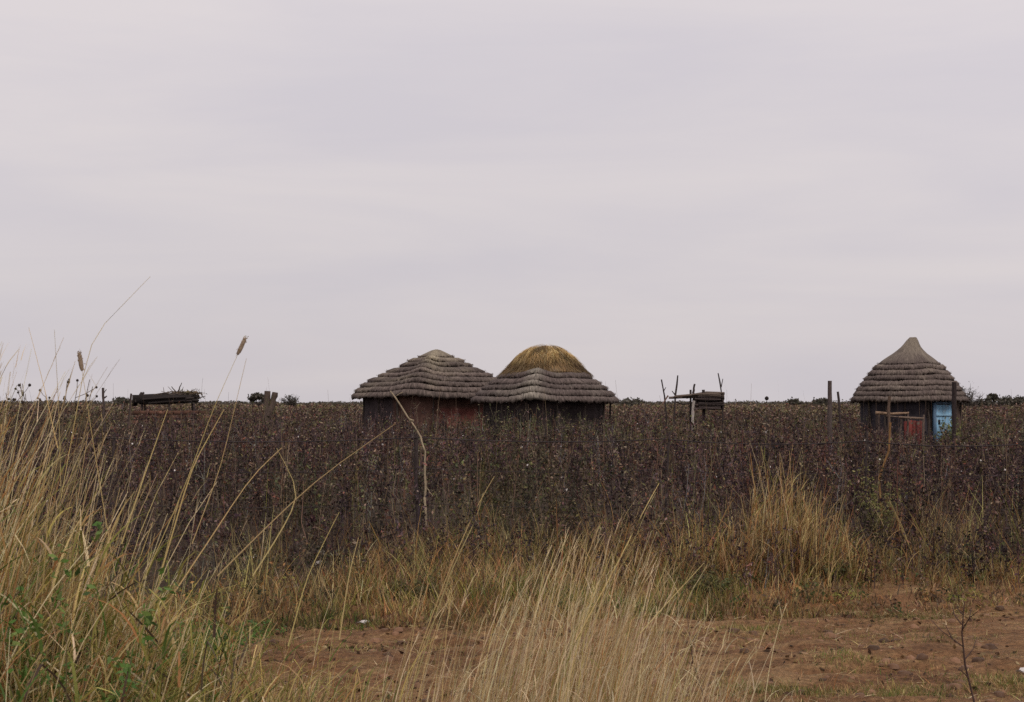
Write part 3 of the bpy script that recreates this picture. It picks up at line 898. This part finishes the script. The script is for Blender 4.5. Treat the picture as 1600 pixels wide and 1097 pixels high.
def timber(name, pts, Y, r0, r1, col, label, cat, group=None, base=True, extra=(), wob=.012):
    b = P(pts[0][0], pts[0][1], Y); loc = np.array([b[0], Y, 0])
    s = Soup(); pole(s, pts, Y, r0, r1, col, 24 if name == 'bent_pole' else 10, wob=.004 if name == 'bent_pole' else wob, off=loc, base=base)
    for e, ra, rb in extra: pole(s, e, Y, ra, rb, col, 6, .006, 6, loc)
    o = s.build(name, M_WOOD); o.location = loc
    return tag(o, label, cat, group)


DW = (.060, .045, .042); PW = (.36, .285, .19); MW = (.15, .11, .09)
timber('bent_pole', [(665, 830), (664.5, 760), (664, 706), (657, 683), (648, 668), (640, 656), (632, 645), (619, 622), (610, 611)], 16.2, .017, .008, PW,
       'pale crooked stick leaning over the field in front of the left hut', 'pole', extra=[([(618, 622), (622, 616), (629, 613)], .006, .004), ([(666, 760), (676, 775)], .006, .004), ([(640, 656), (646, 657)], .016, .012)])
timber('wooden_post', [(1296, 690), (1296.5, 595)], 33, .052, .050, (.10, .075, .068), 'thick straight wooden post standing alone left of the right hut', 'post', wob=.003)
timber('wooden_post', [(1315, 680), (1312, 640), (1309, 612)], 36, .036, .028, DW, 'short thin leaning post beside the thick straight post', 'post')
timber('wooden_post', [(1490, 700), (1491, 597)], 33, .050, .046, (.040, .028, .027), 'dark post standing beside the blue door', 'post', wob=.004)
timber('forked_post', [(1375, 745), (1384, 715), (1389, 692), (1391, 660)], 17.5, .012, .014, (.25, .135, .055), 'crooked orange brown pole in the weeds in front of the right hut', 'post')
o = timber('wooden_post', [(1389, 660), (1389, 640), (1390, 619)], 42, .055, .045, (.13, .085, .062), 'brown post of stick rack in front of the right hut', 'post')
# stick rack tied to that post
root = empty('stick_rack', (PX(1395, 42.2), 42.2, 0), 'low rack of horizontal sticks in front of the right hut', 'rack')
for pts, r, c in (([(1368, 645), (1392, 646.5), (1420, 645.5)], .05, (.26, .17, .11)), ([(1404, 652), (1443, 654)], .045, (.17, .12, .09)), ([(1385, 650), (1410, 652)], .025, MW),):
    s = Soup(); pole(s, pts, 42.3, r, r * .8, c, 7, .012, 6, root.location); s.build('rail', M_WOOD, root)
for a, b, r in ((1372, 643, .035), (1418, 643, .03), (1442.5, 648, .04), (1407, 650, .03)):
    s = Soup(); pole(s, [(a, 680), (a + 1, b)], 42.45, r, r * .9, MW, 6, .01, 6, root.location, True); s.build('upright', M_WOOD, root)
# red painted board
root = empty('red_board', (PX(1428, 43), 43, 0), 'dull red painted boards standing beneath the stick rack by the blue door', 'board')
for i, px in enumerate(np.linspace(1416, 1440, 5)):
    s = Soup(); c = P(px, 681, 43)
    rot_box(s, (c[0] - root.location[0], .03 * rng.normal(), .60), (.055, .016, .56 + rng.uniform(-.03, .03)), np.array([.155, .030, .024]) * rng.uniform(.6, 1.2))
    s.build('plank', M_BOARD, root)
s = Soup(); rot_box(s, (0, .10, .75), (.27, .02, .04), (.15, .05, .045)); s.build('batten', M_PAINT, root)

# posts on the left
timber('jagged_stump', [(163, 660), (162, 632), (161, 606)], 40, .045, .032, (.075, .055, .050), 'jagged dark stump rising by the tall grass on the left', 'stump',
       extra=[([(162, 615), (166, 608)], .02, .01), ([(162, 622), (167, 619)], .03, .02)])
timber('wooden_post', [(202, 668), (203, 640), (205, 615)], 42, .040, .030, (.075, .055, .050), 'thin dark post left of the flat brushwood shelter', 'post', extra=[([(204, 628), (200, 621)], .02, .012)])
root = empty('twin_stump', (PX(420, 50), 50, 0), 'pair of thick cut tree stumps splitting from one base', 'stump')
for pts, r in (([(416, 672), (417, 640), (418, 611)], .085), ([(420, 650), (426, 630), (430, 613)], .075)):
    s = Soup(); pole(s, pts, 50, r * 1.5, r * 1.3, (.10, .072, .058), 8, .012, 8, root.location, pts[0][1] > 660); s.build('stem', M_WOOD, root)

# flat brushwood shelter on the left
YS = 60.0
root = empty('brushwood_shelter', (PX(262, YS), YS, 0), 'low flat shelter of dark poles with brushwood piled on top', 'shelter')
off = np.array(root.location)
s = Soup()                                                              # thick mat of poles laid across
for i in range(60):
    yy = YS + rng.uniform(-1.1, 1.1)
    a = rng.uniform(216, 235); b = rng.uniform(285, 312); z0 = rng.uniform(616.5, 629.5)
    q = np.array([P(a, z0 + 1.5, yy), P((a + b) / 2, z0 + rng.normal(0, .6), yy), P(b, z0 - rng.uniform(.5, 3), yy)]); ln = np.array([q[0], (q[0] + q[1]) / 2, q[1], (q[1] + q[2]) / 2, q[2]]) - off
    tubes(s, ln[None], np.full((1, 5), rng.uniform(.035, .065)), np.array([.040, .031, .028]) * rng.uniform(.6, 1.3), 5)
rot_box(s, (P(258, 623.3, YS) - off), (1.12, 1.0, .165), (.030, .024, .022))
s.build('roof', M_WOOD, root)
s = Soup()                                                              # sagging left end
for i in range(14):
    yy = YS + rng.uniform(-.9, .3)
    q = np.array([P(225 - rng.uniform(0, 6), 614 + rng.uniform(-1, 5), yy), P(215, 624 + rng.uniform(-2, 4), yy), P(206 + rng.uniform(0, 6), 634, yy)]) - off
    tubes(s, q[None], np.full((1, 3), .05), np.array([.06, .045, .04]) * rng.uniform(.7, 1.4), 5)
for a_, b_ in ((219, 620), (213, 626)): tubes(s, np.array([[P(a_, b_, YS - 1.0) - off, P(a_, b_, YS - .3) - off, P(a_, b_, YS + .4) - off]]), np.full((1, 3), .07), np.array([.045, .035, .03]), 5)
s.build('lean_to_end', M_WOOD, root)
s = Soup()
for i in range(60):
    c = P(rng.normal(285, 14), 617 - rng.random() ** 2 * 5, YS + rng.uniform(-.8, .8)) - off
    d = np.array([rng.normal(0, 1), rng.normal(0, .6), abs(rng.normal(.1, .22))]); d /= np.linalg.norm(d); l = rng.uniform(.15, .5)
    tubes(s, np.array([[c - d * l * .6, c + rng.normal(0, .02, 3), c + d * l]]), np.array([[.02, .017, .008]]), np.array([.12, .09, .065]) * rng.uniform(.5, 1.5), 4)
for pts in ([(278, 612), (284, 598)], [(276, 614), (268, 604)], [(300, 620), (314, 614)], [(302, 624), (321, 619)], [(240, 617), (268, 612), (300, 613)], [(300, 626), (309, 633)]):
    pole(s, pts, YS - .2, .03, .014, (.09, .068, .055), 5, .01, 5, off)
quads(s, np.array([P(rng.normal(294, 9), 615.5 - abs(rng.normal(0, 2)), YS + rng.uniform(-.7, .7)) - off for _ in range(240)]), .07, pick(240, [(.16, .15, .06), (.18, .13, .08)], [1, 1]))
s.build('brushwood', M_WOOD, root)
for px, dy in ((222, -.8), (264, -.9), (303, -.8), (226, .9), (300, .9)):
    s = Soup(); pole(s, [(px, 660), (px + 1, 645), (px, 630)], YS + dy, .055, .045, DW, 7, .015, 6, off, True); s.build('post', M_WOOD, root)
# rust coloured mud bricks beneath it
s = Soup()
for row in range(7):
    for i in range(11):
        if row > 5 and rng.random() < .35: continue
        rot_box(s, (-1.5 + i * .34 + .17 * (row % 2) - off[0] * 0, .0 + rng.normal(0, .02), .11 + row * .195), (.155, .10, .085), np.array([.125, .062, .042]) * rng.uniform(.5, 1.3))
o = s.build('mud_brick_wall', M_MUD); o.location = (PX(272, 58.5), 58.4, 0)
tag(o, 'low broken wall of rust red mud bricks under the brushwood shelter', 'wall')

# raised platform of sticks between the huts
YP = 56.0
root = empty('stick_platform', (PX(1095, YP), YP, 0), 'raised storage platform of sticks and thatch on poles, right of the straw capped hut', 'platform')
off = np.array(root.location)
s = Soup()
for i in range(50):
    yy = YP + rng.uniform(-.8, .8); lift = rng.uniform(0, 1)
    a = rng.uniform(1052, 1085) if lift < .5 else rng.uniform(1078, 1092)
    b = rng.uniform(1124, 1133)
    ya = 620 + rng.uniform(-1, 1.5); yb = 613.5 + rng.uniform(0, 3.5)
    if lift > .5: ya, yb = 616 + rng.uniform(0, 4), 614 + rng.uniform(0, 6)
    q = np.array([P(a, ya, yy), P((a + b) / 2 + rng.normal(0, 3), (ya + yb) / 2 - rng.uniform(0, 2.5), yy), P(b, yb, yy)]) - off
    tubes(s, q[None], np.full((1, 3), rng.uniform(.025, .05)), np.array([.10, .075, .06]) * rng.uniform(.5, 1.5), 5)
s.build('deck', M_WOOD, root)
s = Soup()
for i in range(70):                                                     # woven bin below the right end
    yy = YP + rng.choice([-1, 1]) * rng.uniform(.5, .75); a = rng.uniform(1084, 1092); b = rng.uniform(1124, 1132)
    z0 = rng.uniform(619, 639)
    q = np.array([P(a, z0, yy), P((a + b) / 2, z0 + rng.normal(0, .8), yy), P(b, z0 + rng.normal(0, 1), yy)]) - off
    tubes(s, q[None], np.full((1, 3), rng.uniform(.025, .04)), np.array([.058, .043, .04]) * rng.uniform(.6, 1.5), 5)
for sx_ in (1087, 1130):
    for j in range(14):
        q = np.array([P(sx_, 617 + j * 1.6, YP - .7), P(sx_ + rng.normal(0, 1), 617 + j * 1.6, YP), P(sx_, 617 + j * 1.6, YP + .7)]) - off
        tubes(s, q[None], np.full((1, 3), .03), np.array([.058, .043, .04]) * rng.uniform(.6, 1.5), 5)
rot_box(s, (P(1108, 628, YP) - off), (.50, .55, .26), (.04, .03, .028))
s.build('woven_bin', M_WOOD, root)
s = Soup()
pole(s, [(1045, 621.5), (1075, 621), (1086, 619)], YP - .6, .05, .04, MW, 6, .01, 6, off)
pole(s, [(1056, 628), (1068, 632), (1084, 629)], YP - .5, .03, .03, DW, 6, .01, 6, off)
s.build('rail', M_WOOD, root)
for pts, r0, r1, c, dy, ex in (([(1041, 645), (1039, 625), (1036, 606), (1033.5, 593)], .045, .026, DW, .4, [([(1037, 612), (1040.5, 605)], .02, .012)]),
                          ([(1053, 655), (1055, 620), (1059, 586.5)], .045, .032, DW, -.7, [([(1055, 617), (1050, 611)], .03, .015)]),
                          ([(1083, 627), (1084, 612), (1085.5, 600)], .05, .036, DW, .0, []),
                          ([(1079, 640), (1079, 609)], .045, .04, DW, .6, []),
                          ([(1082, 672), (1082, 650), (1084, 626)], .055, .060, (.42, .37, .33), -1.0, []),
                          ([(1099, 665), (1099, 640), (1099, 609)], .075, .055, DW, -.3, []),
                          ([(1129, 650), (1128, 614), (1125, 598), (1122, 583)], .04, .024, DW, -.6, [([(1127, 605), (1129.5, 592)], .02, .014)]),
                          ([(1021, 652), (1032, 636), (1044, 618)], .03, .028, (.20, .12, .09), -.9, [])):
    s = Soup(); pole(s, pts, YP + dy, r0, r1, c, 9, .012, 6, off, pts[0][1] > 632)
    for e, ra, rb in ex: pole(s, e, YP + dy, ra, rb, c, 4, .004, 5, off)
    s.build('pole', M_WOOD, root)

# ------------------------------------------------------------------ wire fence along the front of the field
root = empty('wire_fence', (0, 16.4, 0), 'sagging wire fence with thin dark posts along the front of the weeds', 'fence')
off = np.array(root.location)
fy = lambda x: 16.45 + .05 * x
fposts = [-11.5, -7.9, -4.6, PX(655, 16.4), 1.75, 4.1, 6.2, 9.0, 12.0]
for i, xq in enumerate(fposts):
    s = Soup(); m = 9
    hgt = 1.36 if i != 3 else 1.34
    ln = np.stack([xq + rng.normal(0, .006, m) + np.linspace(0, rng.normal(0, .05), m), np.full(m, fy(xq)), np.linspace(-.1, hgt, m)], -1) - off
    tubes(s, ln[None], np.full((1, m), .024 if i == 3 else .014) * rng.uniform(.85, 1.15, m), np.array(DW), 6)
    s.build('post', M_WOOD, root)
for zz in (1.30, .95, .55):
    s = Soup()
    pts = []
    for a, b in zip(fposts[:-1], fposts[1:]):
        for t in np.linspace(0, 1, 9)[:-1]:
            xx = a + (b - a) * t
            pts.append((xx, fy(xx) - .03, zz - .05 * 4 * t * (1 - t) - .012 * max(0, xx)))
    ln = np.array(pts) - off
    tubes(s, ln[None], np.full((1, len(ln)), .0058 if zz > 1 else .0035), np.array([.05, .04, .04]), 4)
    s.build('wire', M_WOOD, root)


# ------------------------------------------------------------------ leafy plants, twigs, litter
def leafy(name, loc, stems, spread, height, nleaf, leaf, cols, p, label, cat, group=None, flat=0.3, droop=1.0):
    root = empty(name, loc, label, cat, group)
    s = Soup(); st = Soup()
    n = stems
    az = rng.uniform(0, 6.28, n)
    ctr = strips(st, np.zeros((n, 3)) + rng.normal(0, .02, (n, 3)) * [1, 1, 0], az, rng.uniform(.05, .5, n), rng.uniform(.5, 1.2, n) * droop, height * rng.uniform(.6, 1.15, n), np.full(n, .008),
                 pick(n, [(.12, .10, .05)], [1]), 6)
    ctr[:, :, :2] *= spread
    j = rng.integers(1, 7, (n, nleaf)); pos = ctr[np.arange(n)[:, None], j] + rng.normal(0, leaf * 1.3, (n, nleaf, 3))
    pos = pos.reshape(-1, 3); pos[:, 2] = np.abs(pos[:, 2])
    quads(s, pos, leaf * rng.uniform(.6, 1.4, len(pos)), pick(len(pos), cols, p), 2.2, flat)
    st.build('stems', M_WEED, root); s.build('leaves', M_LEAF, root)
    return root


GL = [(.09, .17, .035), (.14, .20, .05), (.06, .11, .03)]
leafy('green_weed', (PX(345, 9.6), 9.6, relief(PX(345, 9.6), 9.6)), 34, 1.9, .30, 80, .0125, GL, [3, 2, 2], 'bright green leafy weed spreading at the near edge of track beside the tall grass', 'weed', None, .3, 1.6)
leafy('green_weed', (PX(300, 8.6), 8.6, 0), 20, 1.3, .38, 60, .0125, GL, [3, 2, 2], 'green leafy weed half hidden in foot of the tall left grass clump', 'weed')
leafy('green_weed', (PX(225, 6.3), 5.2, 0), 12, .8, 1.15, 60, .016, GL, [3, 3, 1], 'tall green leafy weed growing up through the left grass clump', 'weed', None, .3, .5)
leafy('yellow_green_bush', (PX(1372, 16.0), 16.0, 0), 30, .75, .92, 60, .015, [(.20, .19, .065), (.13, .14, .05), (.28, .24, .10)], [3, 2, 1.5], 'yellow green bush at the front of weeds below the right hut', 'bush', None, .2, .7)
dk = [(.085, .090, .034), (.150, .140, .050), (.100, .075, .038)]
for px, py, Yq, lb in ((1105, 905, 12.5, 'dark green bush at the track edge left of the brown grass clump'), (1495, 880, 14.3, 'dark green bush at the track edge on far right'),
                   (640, 950, 12.1, 'small dark green bush at the track edge behind the pale grass clump'), (1285, 905, 13.4, 'dark green bush tucked at the right foot of the brown grass clump')):
    leafy('track_edge_bush', (PX(px, Yq), Yq, 0), 30, 2.4, .22, 42, .015, dk, [3, 2, 2], lb, 'bush', 'dark green bushes along the track edge', .3, 1.1)
leafy('hut_side_weed', (PX(1478, 43), 43, 0), 16, .8, 1.15, 40, .05, [(.17, .17, .055), (.12, .13, .05), (.07, .08, .035)], [2, 2, 2], 'yellow green weed growing in front of blue door', 'weed', None, .2, .6)


def twig(name, Y, trunk, brs, r, col, label):
    b = P(trunk[0][0], trunk[0][1], Y); loc = np.array([b[0], Y, 0])
    s = Soup(); pole(s, trunk, Y, r, r * .35, col, 10, .003, 6, loc, True)
    for pts, dy in brs:
        q = np.array([P(a, c, Y + dy * i / len(pts)) for i, (a, c) in enumerate(pts)]) - loc
        tubes(s, q[None], np.linspace(r * .5, r * .2, len(pts))[None], np.array(col), 5)
    o = s.build(name, M_WOOD); o.location = loc
    return tag(o, label, 'twig')


twig('bare_sapling', 7.6, [(1524, 1110), (1516, 1070), (1508, 1035), (1504, 1010), (1502, 985), (1504, 955), (1507, 940)],
     [([(1504, 1010), (1488, 998), (1470, 985), (1455, 968)], .2), ([(1503, 985), (1515, 965), (1528, 955)], -.2), ([(1508, 1030), (1520, 1015), (1527, 995)], .2),
      ([(1488, 998), (1478, 978)], .1), ([(1514, 1060), (1502, 1048), (1490, 1042)], -.1), ([(1504, 960), (1494, 948)], .1), ([(1515, 967), (1517, 950)], .1), ([(1502, 975), (1492, 962), (1488, 950)], .2)],
     .0075, (.075, .045, .038), 'bare dark sapling with thin side twigs standing at bottom right of the track')
twig('dry_twig', 7.3, [(1100, 1112), (1094, 1070), (1082, 1035), (1078, 1000), (1074, 960)], [([(1086, 1045), (1066, 1025), (1045, 1010)], .1), ([(1080, 1005), (1092, 985)], .1), ([(1096, 1080), (1116, 1062)], .1)],
     .0055, (.10, .065, .055), 'thin dry twig at the right side of the pale grass clump')
twig('seed_stalk', 24.0, [(1198, 700), (1198, 660), (1198, 626)], [], .006, (.05, .035, .03), 'lone thin weed stalk with round dark head above the weeds')
s = Soup(); c = P(1198, 622.5, 24)
tt = np.linspace(-1, 1, 7); tubes(s, (c + np.stack([tt * 0, tt * 0, tt * .036], -1))[None], (np.sqrt(np.clip(1 - tt ** 2, .05, 1)) * .036)[None], np.array([.03, .022, .02]), 8)
h_ = s.build('seed_head', M_WEED); st_ = bpy.data.objects['seed_stalk']; h_.parent = st_; h_.matrix_parent_inverse = st_.matrix_basis.inverted()

def scrap(px, py, w, hgt, label, name, cat, col=(.58, .53, .50), long=False):
    Yq = CAM_H * FPX / (py - 629.0)
    x = PX(px, Yq); s = Soup()
    nx_, ny_ = 9, 6
    a, b = np.meshgrid(np.linspace(-1, 1, nx_), np.linspace(-1, 1, ny_))
    hz = hgt * (.5 + .5 * np.sin(a * 3 + b * 2)) * (1 - .5 * a ** 2) + rng.uniform(0, hgt * .35, a.shape)
    wy = w * (.22 if long else .6)
    v = np.stack([a * w * (1 - .2 * b ** 2), b * wy * (1 - .4 * a ** 2) + (a * w * .4 if long else 0), hz + .012], -1)
    top = v.reshape(-1, 3); botv = top - [0, 0, .006]
    id_ = np.arange(nx_ * ny_).reshape(ny_, nx_)
    f = np.stack([id_[:-1, :-1], id_[:-1, 1:], id_[1:, 1:], id_[1:, :-1]], -1).reshape(-1, 4)
    s.add(top, f, col); s.add(botv, f[:, ::-1], col)
    o = s.build(name, M_LITTER, None, True); o.location = (x, Yq, float(relief(x, Yq)) + .01)
    return tag(o, label, cat)


scrap(568, 972, .055, .02, 'long white scrap lying at the far edge of dirt track', 'white_scrap', 'litter', long=True)
scrap(398, 880, .06, .035, 'white crumpled plastic scrap by the weeds right of tall left grass', 'white_scrap', 'litter')
scrap(499, 882, .055, .035, 'white crumpled plastic scrap by the weeds between tall left grass and crooked stick', 'white_scrap', 'litter')
scrap(1591, 1049, .05, .02, 'white scrap lying on the track at far right edge', 'white_scrap', 'litter', long=True)


# ------------------------------------------------------------------ far trees
def tree(name, px, Y, top, half_w, kind, label, cat='tree'):
    """px, top in photo pixels; half_w in pixels"""
    k = Y / FPX; H = zpx(top, Y); Wd = half_w * k
    root = empty(name, (PX(px, Y), Y, 0), label, cat, 'trees on the far horizon')
    s = Soup(); c = np.array([.075, .062, .055])
    th0 = H * (.16 if kind == 'bare' else .42 if kind == 'umbrella' else .25)
    tr0 = .05 * H if kind != 'mound' else .03 * H
    tubes(s, np.array([[[0, 0, -.1], [.05, 0, th0 * .5], [.02, 0, th0]]]), np.array([[tr0, tr0 * .8, tr0 * .65]]), c, 7)
    tips = []
    nb = {'bare': 16, 'umbrella': 9, 'mound': 10}[kind]
    for i in range(nb):
        a = rng.uniform(0, 6.28); rad = Wd * rng.uniform(.35, 1.0)
        if kind == 'umbrella': e = np.array([rad * math.cos(a), rad * math.sin(a), H * (.92 - .26 * (rad / Wd) ** 2)])
        elif kind == 'bare': e = np.array([rad * math.cos(a), rad * math.sin(a), H * (1.02 - .40 * (rad / Wd) ** 1.5) * rng.uniform(.8, 1)])
        else: e = np.array([rad * math.cos(a), rad * math.sin(a), H * (.92 - .5 * (rad / Wd) ** 2)])
        p0 = np.array([0, 0, th0 * rng.uniform(.55, 1)]); mid = p0 * .5 + e * .5 + rng.normal(0, .06 * Wd, 3); mid[2] -= .03 * H
        tubes(s, np.array([[p0, mid, e]]), np.array([[tr0 * .5, tr0 * .3, tr0 * .1]]), c, 5)
        tips.append(e)
        if kind == 'bare':
            for j in range(16):
                b0 = p0 + (e - p0) * rng.uniform(.35, 1); d = rng.normal(0, 1, 3); d[2] = abs(d[2]) * .7; d /= np.linalg.norm(d)
                l = Wd * rng.uniform(.15, .45)
                tubes(s, np.array([[b0, b0 + d * l * .5 + rng.normal(0, .04 * Wd, 3), b0 + d * l]]), np.array([[.03, .024, .014]]) * Y / 200, c * rng.uniform(.8, 1.4), 3, False)
                tips.append(b0 + d * l)
    s.build('trunk', M_WOOD, root)
    s = Soup(); tips = np.array(tips)
    nl = {'bare': 700, 'umbrella': 1300, 'mound': 2200}[kind]
    q = tips[rng.integers(0, len(tips), nl)]
    sp = {'bare': (.10, .10, .05), 'umbrella': (.22, .22, .06), 'mound': (.30, .30, .15)}[kind]
    pos = q + rng.normal(0, 1, (nl, 3)) * np.array([sp[0] * Wd, sp[1] * Wd, sp[2] * H])
    if kind == 'mound': pos[:, 2] = np.clip(pos[:, 2] * rng.uniform(.5, 1, nl), .1, None)
    quads(s, pos, (.10 if kind == 'bare' else .26) * Y / 200, pick(nl, [(.105, .092, .070), (.075, .068, .052), (.13, .112, .085)], [2, 2, 1]))
    s.build('crown', M_LEAF, root)
    return root


tree('bare_tree', 1512, 190, 601, 22, 'bare', 'leafless spreading tree on the horizon right behind the right hut')
tree('umbrella_tree', 1550, 330, 616, 6.5, 'umbrella', 'tiny flat topped tree on the horizon at far right')
tree('dense_bush', 1581, 300, 619, 17, 'mound', 'broad dark rounded bush on the horizon at far right edge', 'bush')
tree('dense_bush', 1538, 260, 621, 8, 'mound', 'small dark bush between the leafless tree and the flat topped tree', 'bush')
tree('umbrella_tree', 405, 260, 615, 12, 'umbrella', 'dark flat topped tree behind the twin stumps')
tree('bare_tree', 455, 240, 614, 15, 'bare', 'faint leafless tree right of the twin stumps')
tree('dense_bush', 986, 330, 623, 15, 'mound', 'low rounded bush on the horizon right of the straw capped hut', 'bush')
tree('dense_bush', 192, 300, 622.5, 16, 'mound', 'low rounded bush on the horizon left of the brushwood shelter', 'bush')
tree('dense_bush', 1282, 330, 623, 12, 'mound', 'low rounded bush on the horizon left of the thick straight post', 'bush')
tree('dense_bush', 1240, 380, 623, 9, 'mound', 'small low bush on the horizon between the stick platform and the thick post', 'bush')
# the scrub line that reads as one mass
s = Soup()
n = 1500
y = rng.uniform(480, 1100, n); x = rng.uniform(-1, 1, n) * y * .46
hh = (1.3 + 1.9 * fbm(x * .012, y * .004, 131)) * rng.uniform(.6, 1.2, n)
per = 20
X = np.repeat(x, per) + rng.normal(0, 1, n * per) * np.repeat(hh, per) * .9; Yy = np.repeat(y, per) + rng.normal(0, 1.5, n * per)
Z = np.repeat(hh, per) * rng.uniform(.05, 1, n * per)
quads(s, np.stack([X, Yy, Z], -1), np.repeat(y, per) / 800 * rng.uniform(.5, 1.1, n * per), pick(n * per, [(.105, .090, .068), (.125, .105, .08), (.08, .07, .055)], [2, 2, 1]))
tag(s.build('distant_scrub', M_LEAF), 'thin line of distant scrub along the flat horizon', 'scrub', kind='stuff')


root = empty('seeded_weed', (PX(70, 8.2), 8.2, 0), 'thin weed with small dark round heads standing over the far left grass', 'weed')
off = np.array(root.location)
st = Soup(); hd = Soup()
for i in range(9):
    a = rng.uniform(-5, 150); b = rng.uniform(590, 618)
    q = np.array([[rng.normal(0, .05), rng.normal(0, .05), 0], (P(a * .6 + 28, 720, 8.2) - off), (P(a, b, 8.2 + rng.normal(0, .1)) - off)])
    t = np.linspace(0, 1, 7); ln = np.stack([np.interp(t, [0, .6, 1], q[:, k]) for k in range(3)], -1); ln[1:-1] = (ln[:-2] + ln[1:-1] * 2 + ln[2:]) / 4
    tubes(st, ln[None], (.0035 * np.linspace(1.2, .5, 7))[None], np.array([.16, .12, .07]), 4, False)
    for j in range(4):
        b0 = ln[-2] + (ln[-1] - ln[-2]) * rng.uniform(-.5, 1); e = b0 + np.array([rng.normal(0, .05), rng.normal(0, .04), rng.uniform(.01, .08)])
        tubes(st, np.array([[b0, (b0 + e) / 2 + [0, 0, -.006], e]]), np.full((1, 3), .0017), np.array([.14, .10, .06]), 4, False)
        tt = np.linspace(-1, 1, 5); r = rng.uniform(.006, .010)
        tubes(hd, (e + np.stack([tt * 0, tt * 0, tt * r], -1))[None], (np.sqrt(np.clip(1 - tt ** 2, .05, 1)) * r)[None], np.array([.045, .033, .028]), 6)
st.build('stems', M_WEED, root); hd.build('seed_heads', M_WEED, root)['kind'] = 'stuff'
